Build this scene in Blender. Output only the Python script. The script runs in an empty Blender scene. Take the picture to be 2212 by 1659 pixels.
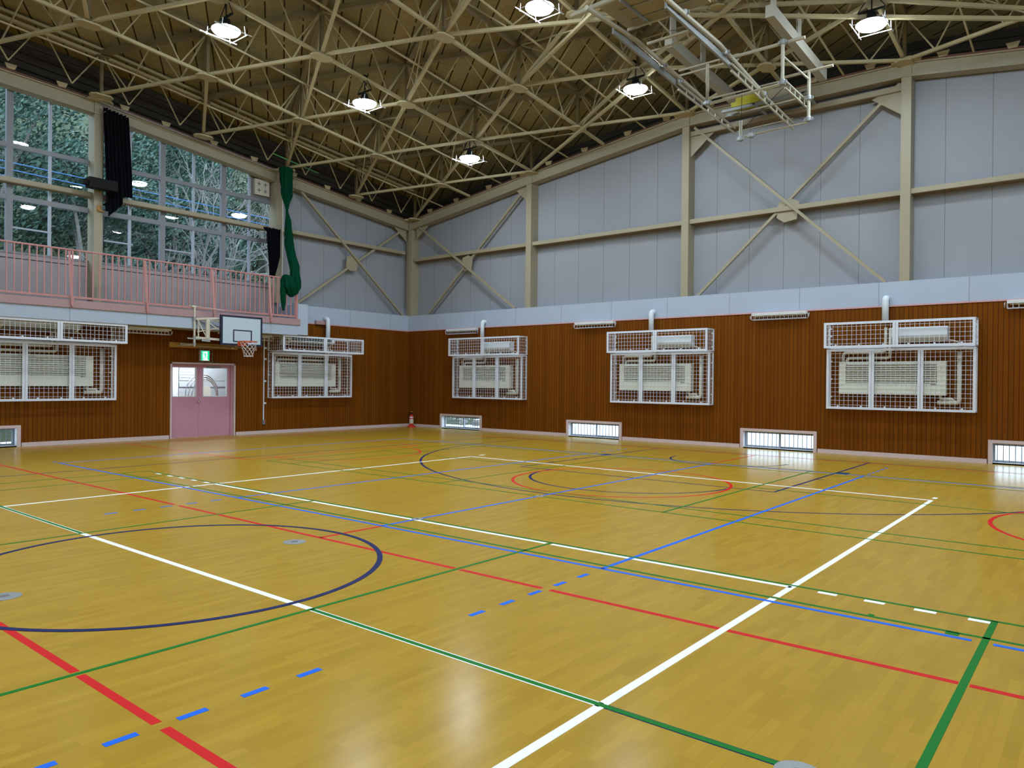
import bpy, bmesh, math, random
from mathutils import Vector, Matrix
random.seed(7)
S = bpy.context.scene
COL = S.collection
PI = math.pi

# ------------------------------------------------------------------ camera
CAM = Vector((0.0, 0.0, 1.659))
cd = bpy.data.cameras.new('camera'); cam = bpy.data.objects.new('camera', cd); COL.objects.link(cam)
r_ = Vector((0.77674683, 0.6297393, 0.00963165)); u_ = Vector((-0.0088655, -0.00435884, 0.9999512)); d_ = Vector((-0.62975055, 0.77679432, -0.00219724))
M = Matrix(((r_.x, u_.x, -d_.x, CAM.x), (r_.y, u_.y, -d_.y, CAM.y), (r_.z, u_.z, -d_.z, CAM.z), (0, 0, 0, 1)))
cam.matrix_world = M
cd.sensor_fit = 'HORIZONTAL'; cd.sensor_width = 36.0; cd.lens = 36.0 * 1599.28 / 2212
cd.clip_start = 0.05; cd.clip_end = 400
S.camera = cam

# ------------------------------------------------------------------ light and exposure
LAMP_L = 172.0          # radiance of the high-bay lamps
SKY = 6.0
w = bpy.data.worlds.new('overcast_sky'); S.world = w; w.use_nodes = True
bgn = w.node_tree.nodes['Background']; bgn.inputs['Color'].default_value = (0.62, 0.80, 1.0, 1); bgn.inputs['Strength'].default_value = SKY
S.view_settings.view_transform = 'Standard'; S.view_settings.look = 'None'
S.view_settings.gamma = 1.0; S.view_settings.use_curve_mapping = False
S.view_settings.exposure = 0.0
S.cycles.max_bounces = 10; S.cycles.diffuse_bounces = 5; S.cycles.glossy_bounces = 4; S.cycles.transparent_max_bounces = 24
S.cycles.sample_clamp_indirect = 6.0
S.cycles.caustics_reflective = False; S.cycles.caustics_refractive = False
try: S.cycles.use_denoising = True
except Exception: pass

# ------------------------------------------------------------------ room dimensions (metres, camera over the origin)
XL, YR = -20.32, 18.91          # front planes of the left and of the right wall
XE, YB = 7.35, -12.4            # the two walls behind the camera
REC = 0.38                      # depth of the recess between the columns
Z_BAND0, Z_BAND1 = 3.52, 4.08
Z_SILL = 4.66
def f_x(x):
    xs = [-20.3, -14.7, -9.2, -3.8, 1.6, 7.3]; zs = [0, .82, 1.53, 1.53, .82, 0]
    return interp(x, xs, zs)
def g_y(y):
    ys = [-12.4, -6.9, -1.5, 3.3, 8.06, 13.6, 18.9]; zs = [0, .57, 1.2, 1.55, 1.2, .57, 0]
    return interp(y, ys, zs)
def interp(v, xs, zs):
    if v <= xs[0]: i = 0
    elif v >= xs[-1]: i = len(xs) - 2
    else: i = max(k for k in range(len(xs) - 1) if xs[k] <= v)
    return zs[i] + (zs[i + 1] - zs[i]) * (v - xs[i]) / (xs[i + 1] - xs[i])
def zt(x, y): return 7.58 + f_x(x) + g_y(y)

# ------------------------------------------------------------------ materials
MATS = {}
class NT:
    def __init__(s, name):
        m = bpy.data.materials.new(name); m.use_nodes = True; s.m = m; s.t = m.node_tree; s.n = s.t.nodes
        s.n.clear(); s.out = s.n.new('ShaderNodeOutputMaterial')
    def new(s, t, **k):
        nd = s.n.new(t)
        for a, b in k.items(): setattr(nd, a, b)
        return nd
    def link(s, a, b): s.t.links.new(a, b)
    def setv(s, sock, v):
        if hasattr(v, 'is_output') or isinstance(v, bpy.types.NodeSocket): s.link(v, sock)
        else: sock.default_value = v
    def math(s, op, a, b=None, c=None):
        nd = s.new('ShaderNodeMath', operation=op)
        s.setv(nd.inputs[0], a)
        if b is not None: s.setv(nd.inputs[1], b)
        if c is not None: s.setv(nd.inputs[2], c)
        return nd.outputs[0]
    def mix(s, f, a, b):
        nd = s.new('ShaderNodeMix', data_type='RGBA')
        s.setv(nd.inputs[0], f); s.setv(nd.inputs[6], a); s.setv(nd.inputs[7], b)
        return nd.outputs[2]
    def coord(s): return s.new('ShaderNodeTexCoord').outputs['Object']
    def sep(s, v):
        nd = s.new('ShaderNodeSeparateXYZ'); s.link(v, nd.inputs[0]); return nd.outputs
    def comb(s, x, y, z):
        nd = s.new('ShaderNodeCombineXYZ')
        for i, v in enumerate((x, y, z)): s.setv(nd.inputs[i], v)
        return nd.outputs[0]
    def noise(s, v, scale, detail=3, rough=.55):
        nd = s.new('ShaderNodeTexNoise'); s.link(v, nd.inputs['Vector']); nd.inputs['Scale'].default_value = scale
        nd.inputs['Detail'].default_value = detail; nd.inputs['Roughness'].default_value = rough
        return nd.outputs[0]
    def white(s, v):
        nd = s.new('ShaderNodeTexWhiteNoise', noise_dimensions='3D'); s.link(v, nd.inputs['Vector']); return nd.outputs[0]
    def bsdf(s, color, rough=.5, metal=0, spec=.5, bump=None, bstr=.3, bdist=.01, coat=0, coat_r=.1, emit=None, estr=0):
        b = s.new('ShaderNodeBsdfPrincipled')
        s.setv(b.inputs['Base Color'], color); s.setv(b.inputs['Roughness'], rough); b.inputs['Metallic'].default_value = metal
        b.inputs['Specular IOR Level'].default_value = spec
        if coat: b.inputs['Coat Weight'].default_value = coat; b.inputs['Coat Roughness'].default_value = coat_r
        if emit: b.inputs['Emission Color'].default_value = (*emit, 1); b.inputs['Emission Strength'].default_value = estr
        if bump is not None:
            bp = s.new('ShaderNodeBump'); bp.inputs['Strength'].default_value = bstr; bp.inputs['Distance'].default_value = bdist
            s.link(bump, bp.inputs['Height']); s.link(bp.outputs[0], b.inputs['Normal'])
        s.link(b.outputs[0], s.out.inputs[0]); return b
def lin(r, g, b):
    f = lambda c: (c / 255 / 12.92) if c / 255 <= .04045 else ((c / 255 + .055) / 1.055) ** 2.4
    return (f(r), f(g), f(b))
def plain(name, rgb, rough=.5, metal=0, var=.06, scale=6, spec=.5, emit=None, estr=0, coat=0):
    if name in MATS: return MATS[name]
    t = NT(name); c = t.coord(); n = t.noise(c, scale, 3)
    dark = tuple(v * (1 - var) for v in rgb); lite = tuple(min(1, v * (1 + var)) for v in rgb)
    col = t.mix(n, (*dark, 1), (*lite, 1))
    t.bsdf(col, rough, metal, spec, emit=emit, estr=estr, coat=coat)
    MATS[name] = t.m; return t.m

def floor_mat():
    t = NT('maple_floor'); c = t.coord(); x, y, z = t.sep(c)
    br = t.new('ShaderNodeTexBrick'); br.offset = .37; br.offset_frequency = 2; br.squash = 1.0
    v = t.comb(y, x, 0.0); t.link(v, br.inputs['Vector'])
    br.inputs['Color1'].default_value = (0, 0, 0, 1); br.inputs['Color2'].default_value = (1, 1, 1, 1)
    br.inputs['Mortar'].default_value = (0.5, .5, .5, 1); br.inputs['Scale'].default_value = 1.0
    br.inputs['Mortar Size'].default_value = 0.0012; br.inputs['Brick Width'].default_value = .46; br.inputs['Row Height'].default_value = .062
    br.inputs['Bias'].default_value = 0.0
    g1 = t.noise(t.comb(t.math('MULTIPLY', x, 34.0), t.math('MULTIPLY', y, 2.6), 0.0), 1.0, 5, .62)
    g2 = t.noise(c, .35, 3)
    g3 = t.noise(t.comb(t.math('MULTIPLY', x, 7.0), t.math('MULTIPLY', y, 2.0), 4.0), 1.0, 3, .6)
    c1 = t.mix(br.outputs['Color'], (.35, .19, .013, 1), (.49, .285, .028, 1))
    c2 = t.mix(t.math('MULTIPLY', g1, .75), c1, (.30, .155, .006, 1))
    c3 = t.mix(t.math('MULTIPLY', g3, .5), c2, (.53, .325, .034, 1))
    c4 = t.mix(t.math('MULTIPLY', br.outputs['Fac'], .30), c3, (.24, .12, .01, 1))
    c5 = t.mix(t.math('MULTIPLY', g2, .25), c4, (.44, .275, .016, 1))
    rg = t.math('MULTIPLY_ADD', g2, .08, .17)
    b = t.bsdf(c5, .55, spec=.03, coat=.6, coat_r=.17)
    t.link(rg, b.inputs['Coat Roughness']); b.inputs['Coat IOR'].default_value = 1.31
    return t.m
def slat_mat(axis):
    t = NT('wood_slats_' + axis); c = t.coord(); x, y, z = t.sep(c); u = x if axis == 'x' else y
    k = t.math('MULTIPLY', u, 1 / .096); fr = t.math('FRACT', k); idx = t.math('FLOOR', k)
    groove = t.math('LESS_THAN', fr, .16)
    rnd = t.white(t.comb(idx, 3.0, 1.0))
    gr = t.noise(t.comb(t.math('MULTIPLY', u, 60.0), t.math('MULTIPLY', z, 1.3), 0.0), 1.0, 5, .65)
    c1 = t.mix(rnd, (.175, .050, .0022, 1), (.225, .069, .0035, 1))
    c2 = t.mix(t.math('MULTIPLY', gr, .7), c1, (.075, .020, .004, 1))
    c3 = t.mix(t.math('MULTIPLY', groove, .62), c2, (.03, .009, .003, 1))
    ht = t.math('SUBTRACT', 1.0, groove)
    t.bsdf(c3, .6, spec=.06, bump=ht, bstr=.5, bdist=.008)
    return t.m
def panel_mat(axis, pitch, rgb, name, ph=0.0, wid=.012):
    t = NT(name); c = t.coord(); x, y, z = t.sep(c); u = x if axis == 'x' else y
    fr = t.math('FRACT', t.math('MULTIPLY_ADD', u, 1 / pitch, ph)); g = t.math('LESS_THAN', fr, wid / pitch)
    n = t.noise(c, 1.1, 3); idx = t.math('FLOOR', t.math('MULTIPLY_ADD', u, 1 / pitch, ph)); rn = t.white(t.comb(idx, 1.0, 1.0))
    c1 = t.mix(n, (*[v * .95 for v in rgb], 1), (*rgb, 1))
    c1 = t.mix(t.math('MULTIPLY', rn, .3), c1, (*[v * .9 for v in rgb], 1))
    c2 = t.mix(t.math('MULTIPLY', g, .8), c1, (.10, .10, .11, 1))
    t.bsdf(c2, .6, spec=.3, bump=t.math('SUBTRACT', 1.0, g), bstr=.3, bdist=.005)
    return t.m
def roof_mat():
    t = NT('wood_wool_boards'); c = t.coord(); x, y, z = t.sep(c)
    # seams run at 146.3 degrees in plan, down the slope
    nx, ny = -math.sin(math.radians(146.3)), math.cos(math.radians(146.3))
    s = t.math('ADD', t.math('MULTIPLY', x, nx), t.math('MULTIPLY', y, ny))
    l = t.math('ADD', t.math('MULTIPLY', x, math.cos(math.radians(146.3))), t.math('MULTIPLY', y, math.sin(math.radians(146.3))))
    k = t.math('MULTIPLY', s, 1 / .44); fr = t.math('FRACT', k); idx = t.math('FLOOR', k)
    g = t.math('LESS_THAN', fr, .085)
    seg = t.math('FRACT', t.math('ADD', t.math('MULTIPLY', l, 1 / 1.8), t.math('MULTIPLY', t.white(t.comb(idx, 0.0, 2.0)), 1.0)))
    brk = t.math('LESS_THAN', seg, .92)
    g = t.math('MULTIPLY', g, brk)
    n = t.noise(c, 9, 5, .7); n2 = t.noise(c, .7, 3)
    rn = t.white(t.comb(idx, t.math('FLOOR', t.math('MULTIPLY', l, 1 / 1.8)), 0.0))
    c1 = t.mix(n, (.17, .135, .065, 1), (.45, .37, .20, 1))
    c2 = t.mix(t.math('MULTIPLY', rn, .35), c1, (.15, .105, .05, 1))
    c3 = t.mix(t.math('MULTIPLY', n2, .3), c2, (.28, .21, .10, 1))
    c4 = t.mix(t.math('MULTIPLY', g, .9), c3, (.02, .014, .006, 1))
    t.bsdf(c4, .9, spec=.05)
    return t.m
def glass_mat():
    t = NT('window_glass'); tr = t.new('ShaderNodeBsdfTransparent'); tr.inputs[0].default_value = (.93, .97, .97, 1)
    gl = t.new('ShaderNodeBsdfGlossy'); gl.inputs['Roughness'].default_value = .012; gl.inputs[0].default_value = (.9, .95, 1, 1)
    fz = t.new('ShaderNodeFresnel'); fz.inputs['IOR'].default_value = 1.5
    f2 = t.math('MULTIPLY', fz.outputs[0], 1.5)
    mx = t.new('ShaderNodeMixShader'); t.link(f2, mx.inputs[0]); t.link(tr.outputs[0], mx.inputs[1]); t.link(gl.outputs[0], mx.inputs[2])
    t.link(mx.outputs[0], t.out.inputs[0]); return t.m
def net_mat(name, rgb, dens, sc):
    t = NT(name); c = t.coord(); n = t.noise(c, sc, 4, .7); f = t.math('GREATER_THAN', n, dens)
    tr = t.new('ShaderNodeBsdfTransparent'); df = t.new('ShaderNodeBsdfDiffuse'); df.inputs[0].default_value = (*rgb, 1)
    mx = t.new('ShaderNodeMixShader'); t.link(f, mx.inputs[0]); t.link(tr.outputs[0], mx.inputs[1]); t.link(df.outputs[0], mx.inputs[2])
    t.link(mx.outputs[0], t.out.inputs[0]); return t.m
def leaf_mat(name, a, b, sc=1.5):
    t = NT(name); c = t.coord(); n = t.noise(c, sc, 3, .7); n2 = t.noise(c, 14, 2, .5)
    col = t.mix(n, (*a, 1), (*b, 1)); col = t.mix(t.math('MULTIPLY', n2, .5), col, (*[v * 1.6 for v in b], 1))
    t.bsdf(col, .45, spec=.35); return t.m
def ground_mat():
    t = NT('hillside_ground'); c = t.coord(); n = t.noise(c, .8, 5, .7); n2 = t.noise(c, 6, 4, .7)
    col = t.mix(n, (.06, .085, .04, 1), (.20, .17, .11, 1)); col = t.mix(n2, col, (.05, .09, .05, 1))
    t.bsdf(col, .9, spec=.1, bump=n2, bstr=1, bdist=.3); return t.m

BEIGE = plain('beige_steel_paint', (.325, .28, .19), .5, var=.07)
BEIGE_W = plain('beige_truss_paint', (.40, .335, .19), .55, var=.10, scale=3)
BROWN_B = plain('brown_truss_paint', (.17, .125, .055), .6, var=.12, scale=3)  # brown of upper chords and posts, darkened to paint in their shadow
DARKR = plain('dark_eave_boards', (.045, .035, .025), .9, var=.25, scale=4)  # kept dark to paint in the shade above the wall beams
RUST = plain('red_oxide_strip', (.13, .05, .03), .7)
FLANGE = plain('brown_lower_flange', (.20, .135, .055), .6)  # brown lower edge of the girts, also painting the strut's darker shading
WHITE = plain('white_paint', (.72, .74, .76), .45, var=.03)
CAGE = plain('white_guard_enamel', (.66, .69, .78), .4, var=.03)
ACW = plain('cream_enamel', (.66, .66, .58), .45, var=.03)
ACW2 = plain('cool_white_plastic', (.68, .74, .80), .35, var=.02)
ACG = plain('grey_grille', (.58, .58, .52), .5)
PIPE = plain('cream_pipe_cover', (.56, .52, .44), .5)
PINK = plain('pink_paint', (.37, .225, .235), .45, var=.05)
PINKR = plain('pink_rail_paint', (.47, .21, .20), .4, var=.05)
PINKL = plain('pale_pink_trim', (.60, .47, .47), .45, var=.04)
PDOOR = plain('pink_door_paint', (.50, .235, .32), .5, var=.05)
PTRIM = plain('pink_trim', (.60, .30, .30), .5)
ALU = plain('aluminium', (.36, .39, .46), .45, metal=.1, var=.05)
ALUD = plain('dull_aluminium', (.20, .205, .23), .5, metal=.1, var=.06)
STEEL = plain('galvanised_steel', (.30, .31, .31), .5, metal=.5, var=.15, scale=20)
CHROME = plain('chrome', (.75, .76, .78), .12, metal=1)
BLACK = plain('black_cloth', (.004, .004, .007), .95, var=.3, spec=.1)
BLACKM = plain('black_metal', (.008, .008, .009), .7, spec=.15)
NAVY = plain('dark_navy_border', (.006, .008, .035), .5)
BOARDW = plain('backboard_white', (.47, .57, .65), .4, var=.02)
ORANGE = plain('orange_rim', (.62, .10, .03), .45)
NETW = plain('white_net_cord', (.75, .70, .70), .7)
RED = plain('red_enamel', (.55, .025, .02), .35)
YELLOW = plain('yellow_cover', (.50, .46, .03), .5)
GREENP = plain('green_net_pole', (.06, .30, .10), .5)
WOODR = plain('varnished_rail', (.40, .20, .02), .4, var=.2, scale=12)
CEMENT = plain('pinkish_mortar', (.34, .30, .31), .8, var=.10, scale=2)
CORR = plain('corridor_white', (.62, .66, .68), .6)
SHUT = plain('grey_shutter', (.42, .43, .46), .5)
CONC = plain('pale_concrete', (.62, .62, .62), .8, var=.1)
GREYP = plain('grey_blank_panel', (.17, .165, .17), .6)
BARK = plain('grey_bark', (.17, .155, .14), .9, var=.25, scale=12)
BLUE_REFL = plain('blue_cable', (.16, .42, 1.0), .6)  # colour of the streaks standing in for reflections in the glass
FLOOR = floor_mat(); ROOF = roof_mat(); GLASS = glass_mat()
SLX = slat_mat('x'); SLY = slat_mat('y')
UPX = panel_mat('x', .91, (.295, .303, .335), 'insulated_panel_x', ph=.3); UPY = panel_mat('y', .91, (.295, .303, .335), 'insulated_panel_y', ph=.1)
BANDX = panel_mat('x', 1.82, (.40, .46, .57), 'white_band_x', ph=.35, wid=.01); BANDY = panel_mat('y', 1.82, (.40, .46, .57), 'white_band_y', ph=.1, wid=.01)
L_NAVY = plain('navy_line_paint', lin(28, 34, 84), .5, coat=.06, spec=.1)
L_WHITE = plain('white_line_paint', (.93, .95, .97), .5, coat=.06, spec=.1, var=.02)
L_BLUE = plain('blue_line_paint', lin(30, 102, 222), .5, coat=.06, spec=.1)
L_GREEN = plain('green_line_paint', lin(16, 112, 34), .5, coat=.06, spec=.1)
L_RED = plain('red_line_paint', lin(206, 28, 30), .5, coat=.06, spec=.1)
LEAF1 = leaf_mat('evergreen_leaves', (.007, .024, .018), (.034, .082, .056))
LEAF2 = leaf_mat('olive_leaves', (.03, .046, .022), (.085, .108, .06))
LEAF3 = leaf_mat('grey_twigs', (.25, .27, .22), (.5, .52, .46))
NET = net_mat('green_netting', (.003, .045, .022), .37, 45)
NETL = net_mat('green_netting_loose', (.01, .10, .05), .62, 60)
GROUND = ground_mat()
def emis(name, rgb, st):
    t = NT(name); e = t.new('ShaderNodeEmission'); e.inputs[0].default_value = (*rgb, 1); e.inputs[1].default_value = st
    t.link(e.outputs[0], t.out.inputs[0]); return t.m
LAMPE = emis('lamp_glow', (.79, .94, 1.03), LAMP_L)
EXITG = emis('exit_green', (.0, .75, .28), 1.1); EXITW = emis('exit_white', (.65, 1.0, .85), 1.5)
TUBE = emis('corridor_tube', (.85, .95, 1.0), 260.0)  # glow of the added corridor lamp

# ------------------------------------------------------------------ mesh builder
class MB:
    def __init__(s, xf=None): s.v = []; s.f = []; s.xf = xf
    def add(s, vs, fs):
        n = len(s.v)
        for p in vs: s.v.append(tuple(s.xf(*p)) if s.xf else tuple(p))
        for f in fs: s.f.append(tuple(i + n for i in f))
        return s
    def box(s, x0, x1, y0, y1, z0, z1):
        return s.add([(x0, y0, z0), (x1, y0, z0), (x1, y1, z0), (x0, y1, z0), (x0, y0, z1), (x1, y0, z1), (x1, y1, z1), (x0, y1, z1)],
              [(0, 3, 2, 1), (4, 5, 6, 7), (0, 1, 5, 4), (1, 2, 6, 5), (2, 3, 7, 6), (3, 0, 4, 7)])
    def bar(s, p, q, w, h, up=(0, 0, 1)):
        p = Vector(p); q = Vector(q); d = (q - p); L = d.length
        if L < 1e-6: return s
        d.normalize(); up = Vector(up); a = d.cross(up)
        if a.length < 1e-4: a = d.cross(Vector((1, 0, 0)))
        a.normalize(); b = a.cross(d)
        vs = []
        for c in (p, q):
            for i, j in ((-1, -1), (1, -1), (1, 1), (-1, 1)): vs.append(c + a * (i * w / 2) + b * (j * h / 2))
        return s.add(vs, [(0, 1, 2, 3), (7, 6, 5, 4), (0, 4, 5, 1), (1, 5, 6, 2), (2, 6, 7, 3), (3, 7, 4, 0)])
    def tube(s, pts, r, n=8, caps=True, radii=None):
        pts = [Vector(p) for p in pts]; N = len(pts); rings = []
        prev = None
        for i, p in enumerate(pts):
            if i == 0: d = pts[1] - p
            elif i == N - 1: d = p - pts[-2]
            else: d = (pts[i + 1] - p).normalized() + (p - pts[i - 1]).normalized()
            if d.length < 1e-9: d = Vector((0, 0, 1))
            d.normalize()
            if prev is None:
                a = d.cross(Vector((0, 0, 1)));
                if a.length < .05: a = d.cross(Vector((1, 0, 0)))
            else: a = prev - d * prev.dot(d)
            a.normalize(); prev = a; b = d.cross(a); rr = radii[i] if radii else r
            rings.append([p + (a * math.cos(2 * PI * k / n) + b * math.sin(2 * PI * k / n)) * rr for k in range(n)])
        vs = [v for rg in rings for v in rg]; fs = []
        for i in range(N - 1):
            for k in range(n): fs.append((i * n + k, i * n + (k + 1) % n, (i + 1) * n + (k + 1) % n, (i + 1) * n + k))
        if caps: fs.append(tuple(range(n - 1, -1, -1))); fs.append(tuple((N - 1) * n + k for k in range(n)))
        return s.add(vs, fs)
    def lathe(s, c, prof, n=20):
        vs = []; fs = []; c = Vector(c)
        for r, z in prof:
            for k in range(n): vs.append(c + Vector((r * math.cos(2 * PI * k / n), r * math.sin(2 * PI * k / n), z)))
        m = len(prof)
        for i in range(m - 1):
            for k in range(n): fs.append((i * n + k, i * n + (k + 1) % n, (i + 1) * n + (k + 1) % n, (i + 1) * n + k))
        fs.append(tuple(range(n - 1, -1, -1))); fs.append(tuple((m - 1) * n + k for k in range(n)))
        return s.add(vs, fs)
    def prism(s, poly, axis, a, b):
        n = len(poly)
        def P(p, t): return {'x': (t, p[0], p[1]), 'y': (p[0], t, p[1]), 'z': (p[0], p[1], t)}[axis]
        vs = [P(p, a) for p in poly] + [P(p, b) for p in poly]
        fs = [tuple(range(n - 1, -1, -1)), tuple(range(n, 2 * n))] + [(i, (i + 1) % n, n + (i + 1) % n, n + i) for i in range(n)]
        return s.add(vs, fs)
    def arc(s, c, r, wd, a0, a1, z0, z1, n=96):
        k = max(6, int(n * abs(a1 - a0) / (2 * PI))); vs = []; fs = []
        for i in range(k + 1):
            a = a0 + (a1 - a0) * i / k; ca, sa = math.cos(a), math.sin(a)
            for rr, zz in ((r - wd / 2, z0), (r + wd / 2, z0), (r + wd / 2, z1), (r - wd / 2, z1)): vs.append((c[0] + rr * ca, c[1] + rr * sa, zz))
        for i in range(k):
            o = i * 4
            for q in range(4): fs.append((o + q, o + (q + 1) % 4, o + 4 + (q + 1) % 4, o + 4 + q))
        return s.add(vs, fs)
    def build(s, name, mat, parent=None, smooth=False, recalc=True):
        me = bpy.data.meshes.new(name); o = bpy.data.objects.new(name, me); COL.objects.link(o)
        if parent is None:
            xs = [v[0] for v in s.v]; ys = [v[1] for v in s.v]; zs = [v[2] for v in s.v]
            if name in KEEP0: og = Vector((0, 0, 0))
            else: og = Vector(((min(xs) + max(xs)) / 2, (min(ys) + max(ys)) / 2, min(zs)))
            o.location = og
        else:
            og = wloc(parent); o.parent = parent
        me.from_pydata([(v[0] - og.x, v[1] - og.y, v[2] - og.z) for v in s.v], [], s.f)
        if recalc and len(s.f) < 60000:
            bm = bmesh.new(); bm.from_mesh(me); bmesh.ops.recalc_face_normals(bm, faces=bm.faces); bm.to_mesh(me); bm.free()
        me.materials.append(mat)
        if smooth: me.polygons.foreach_set('use_smooth', [True] * len(me.polygons))
        me.update(); return o
KEEP0 = {'floor', 'ceiling'}
def wloc(o):
    v = Vector((0, 0, 0))
    while o is not None: v += o.location; o = o.parent
    return v
def tag(o, label=None, cat=None, group=None, kind=None):
    if label: o['label'] = label
    if cat: o['category'] = cat
    if group: o['group'] = group
    if kind: o['kind'] = kind
    return o
def empty(name, loc, label, cat, group=None, kind=None):
    o = bpy.data.objects.new(name, None); COL.objects.link(o); o.location = loc; o.empty_display_size = .2
    return tag(o, label, cat, group, kind)
def box(name, mat, b, parent=None, xf=None): return MB(xf).box(*b).build(name, mat, parent)
def copy_tree(o, parent=None):
    c = o.copy(); COL.objects.link(c); c.parent = parent
    for ch in list(o.children): copy_tree(ch, c)
    return c
RW = lambda u, d, z: (u, YR - d, z)      # right wall: u along it, d out of it
LW = lambda u, d, z: (XL + d, u, z)      # left wall

# ------------------------------------------------------------------ floor and its painted lines
GX, GY = -6.48, 3.26
flo = tag(MB().box(XL - .3, XE + .3, YB - .3, YR + .3, -.12, 0).build('floor', FLOOR), 'glossy yellow-brown strip wood sports floor with painted courts', 'floor', kind='structure')
def fl(mb, x0, x1, y0, y1, z): return mb.box(min(x0, x1), max(x0, x1), min(y0, y1), max(y0, y1), 0.0, z)
def lx(mb, y, x0, x1, w, z, gaps=()):      # a line along x
    cur = x0
    for g0, g1 in sorted(gaps): fl(mb, cur, g0, y - w / 2, y + w / 2, z); cur = g1
    fl(mb, cur, x1, y - w / 2, y + w / 2, z)
def ly(mb, x, y0, y1, w, z, gaps=()):
    cur = y0
    for g0, g1 in sorted(gaps): fl(mb, x - w / 2, x + w / 2, cur, g0, z); cur = g1
    fl(mb, x - w / 2, x + w / 2, cur, y1, z)
# navy: the long basketball court
m = MB(); z = .0006; W = .05
m.arc((-6.52, 3.28), 1.8, W, 0, 2 * PI, 0, z + .0024)
lx(m, GY, -14.40, 1.4, W, z)
for sgn in (1, -1):
    yy = lambda v: GY + sgn * (v - GY)
    lx(m, yy(17.27), -14.40, 1.4, W, z)
    lx(m, yy(11.46), -9.03, -4.05, W, z)
    ly(m, -9.05, min(yy(11.46), yy(17.27)), max(yy(11.46), yy(17.27)), W, z)
    ly(m, -4.05, min(yy(11.46), yy(17.27)), max(yy(11.46), yy(17.27)), W, z)
    a0, a1 = (PI, 2 * PI) if sgn > 0 else (0, PI)
    m.arc((-6.53, yy(11.44)), 1.8, W, a0, a1, 0, z)
    m.arc((-6.53, yy(15.68)), 1.27, W, a0, a1, 0, z)
    th = math.asin(0.12)
    m.arc((-6.53, yy(15.68)), 6.75, W, a0 + (.0 if sgn > 0 else 0), a1, 0, z)
    for xs_ in (-13.28, .22): ly(m, xs_, min(yy(15.68), yy(17.27)), max(yy(15.68), yy(17.27)), W, z)
    for xx, dx in ((-9.05, -.1), (-4.05, .1)):
        fl(m, xx, xx + dx * 2.2, yy(14.62), yy(14.95), z)
        for yv in (12.6, 13.5, 15.75): fl(m, xx, xx + dx * 1.5, yy(yv), yy(yv + .05), z)
ly(m, -14.41, YB + 1.8, 17.27, W, z); ly(m, 1.4, YB + 1.8, 17.27, W, z)
m.build('navy_basketball_line', L_NAVY, flo, recalc=False)
# red: two cross courts
m = MB(); z = .0009
for yc in (10.95, -4.45):
    s0 = yc - 6.15; s1 = yc + 6.15
    for yv in (s0, s1): lx(m, yv, -19.6, 6.6, W, z, gaps=((-9.62, -9.50), (-8.57, -8.50), (-4.53, -4.46), (-3.56, -3.48), (-2.05, -2.0), (-.655, -.60)))
    for xe in (-19.6, 6.6): ly(m, xe, s0, s1, W, z)
    m.arc((-6.5, yc), 1.82, W, 0, 2 * PI, 0, z)
    ly(m, -6.48, s0, 5.66 if yc > 0 else s1, W, z); ly(m, -6.5, 14.7, s1, W, z) if yc > 0 else None
    for xc, sg in ((-13.97, 1), (.66, -1)):
        xe = -19.6 if sg > 0 else 6.6
        m.arc((xc, yc), 1.82, W, -PI / 2 if sg > 0 else PI / 2, PI / 2 if sg > 0 else 3 * PI / 2, 0, z)
        ly(m, xc, yc - 2.45, yc + 2.45, W, z)
        for yv in (yc - 2.45, yc + 2.45): lx(m, yv, min(xe, xc), max(xe, xc), W, z)
m.build('red_basketball_line', L_RED, flo, recalc=False)
# white: central volleyball court
m = MB(); z = .0012; W = .055
for xv in (-11.06, -2.03): ly(m, xv, -5.7, 12.23, W, z, gaps=((5.76, 5.81),))
for yv in (12.23, -5.7): lx(m, yv, -11.06, -2.03, W, z)
lx(m, GY, -11.06, -2.03, W, z)
for yv in (6.17, .35): lx(m, yv, -11.06, -2.03, W, z, gaps=((-8.57, -8.50), (-4.53, -4.46)))
for k in range(5):
    xa = -1.82 + .345 * k; xb = -11.24 - .405 * k
    for yv in (6.17, .35): fl(m, xa, xa + .145, yv - .028, yv + .028, z); fl(m, xb - .15, xb, yv - .028, yv + .028, z)
fl(m, -2.06, -2.0, 12.43, 12.58, z); fl(m, -11.16, -11.09, 12.58, 12.76, z)
m.build('white_volleyball_line', L_WHITE, flo, recalc=False)
# blue: two volleyball courts across the hall
m = MB(); z = .0015; W = .045
for sgn in (1, -1):
    yy = lambda v: GY + sgn * (v - GY)
    for yv in (5.66, 14.66): lx(m, yy(yv), -15.95, 2.5, W, z, gaps=((-.70, -.58),) if yv < 6 else ())
    for xv in (-15.95, 2.5, -9.55, -3.53, -6.49): ly(m, xv, min(yy(5.66), yy(14.66)), max(yy(5.66), yy(14.66)), W, z)
    for xv in (-9.55, -3.525):
        for k in range(5):
            a = yy(5.42 - .343 * k - .15); b = yy(5.42 - .343 * k); fl(m, xv - .022, xv + .022, a, b, z)
            a = yy(14.92 + .343 * k); b = yy(15.07 + .343 * k); fl(m, xv - .022, xv + .022, a, b, z)
fl(m, -16.25, -16.08, 5.64, 5.68, z)
m.build('blue_volleyball_line', L_BLUE, flo, recalc=False)
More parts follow.
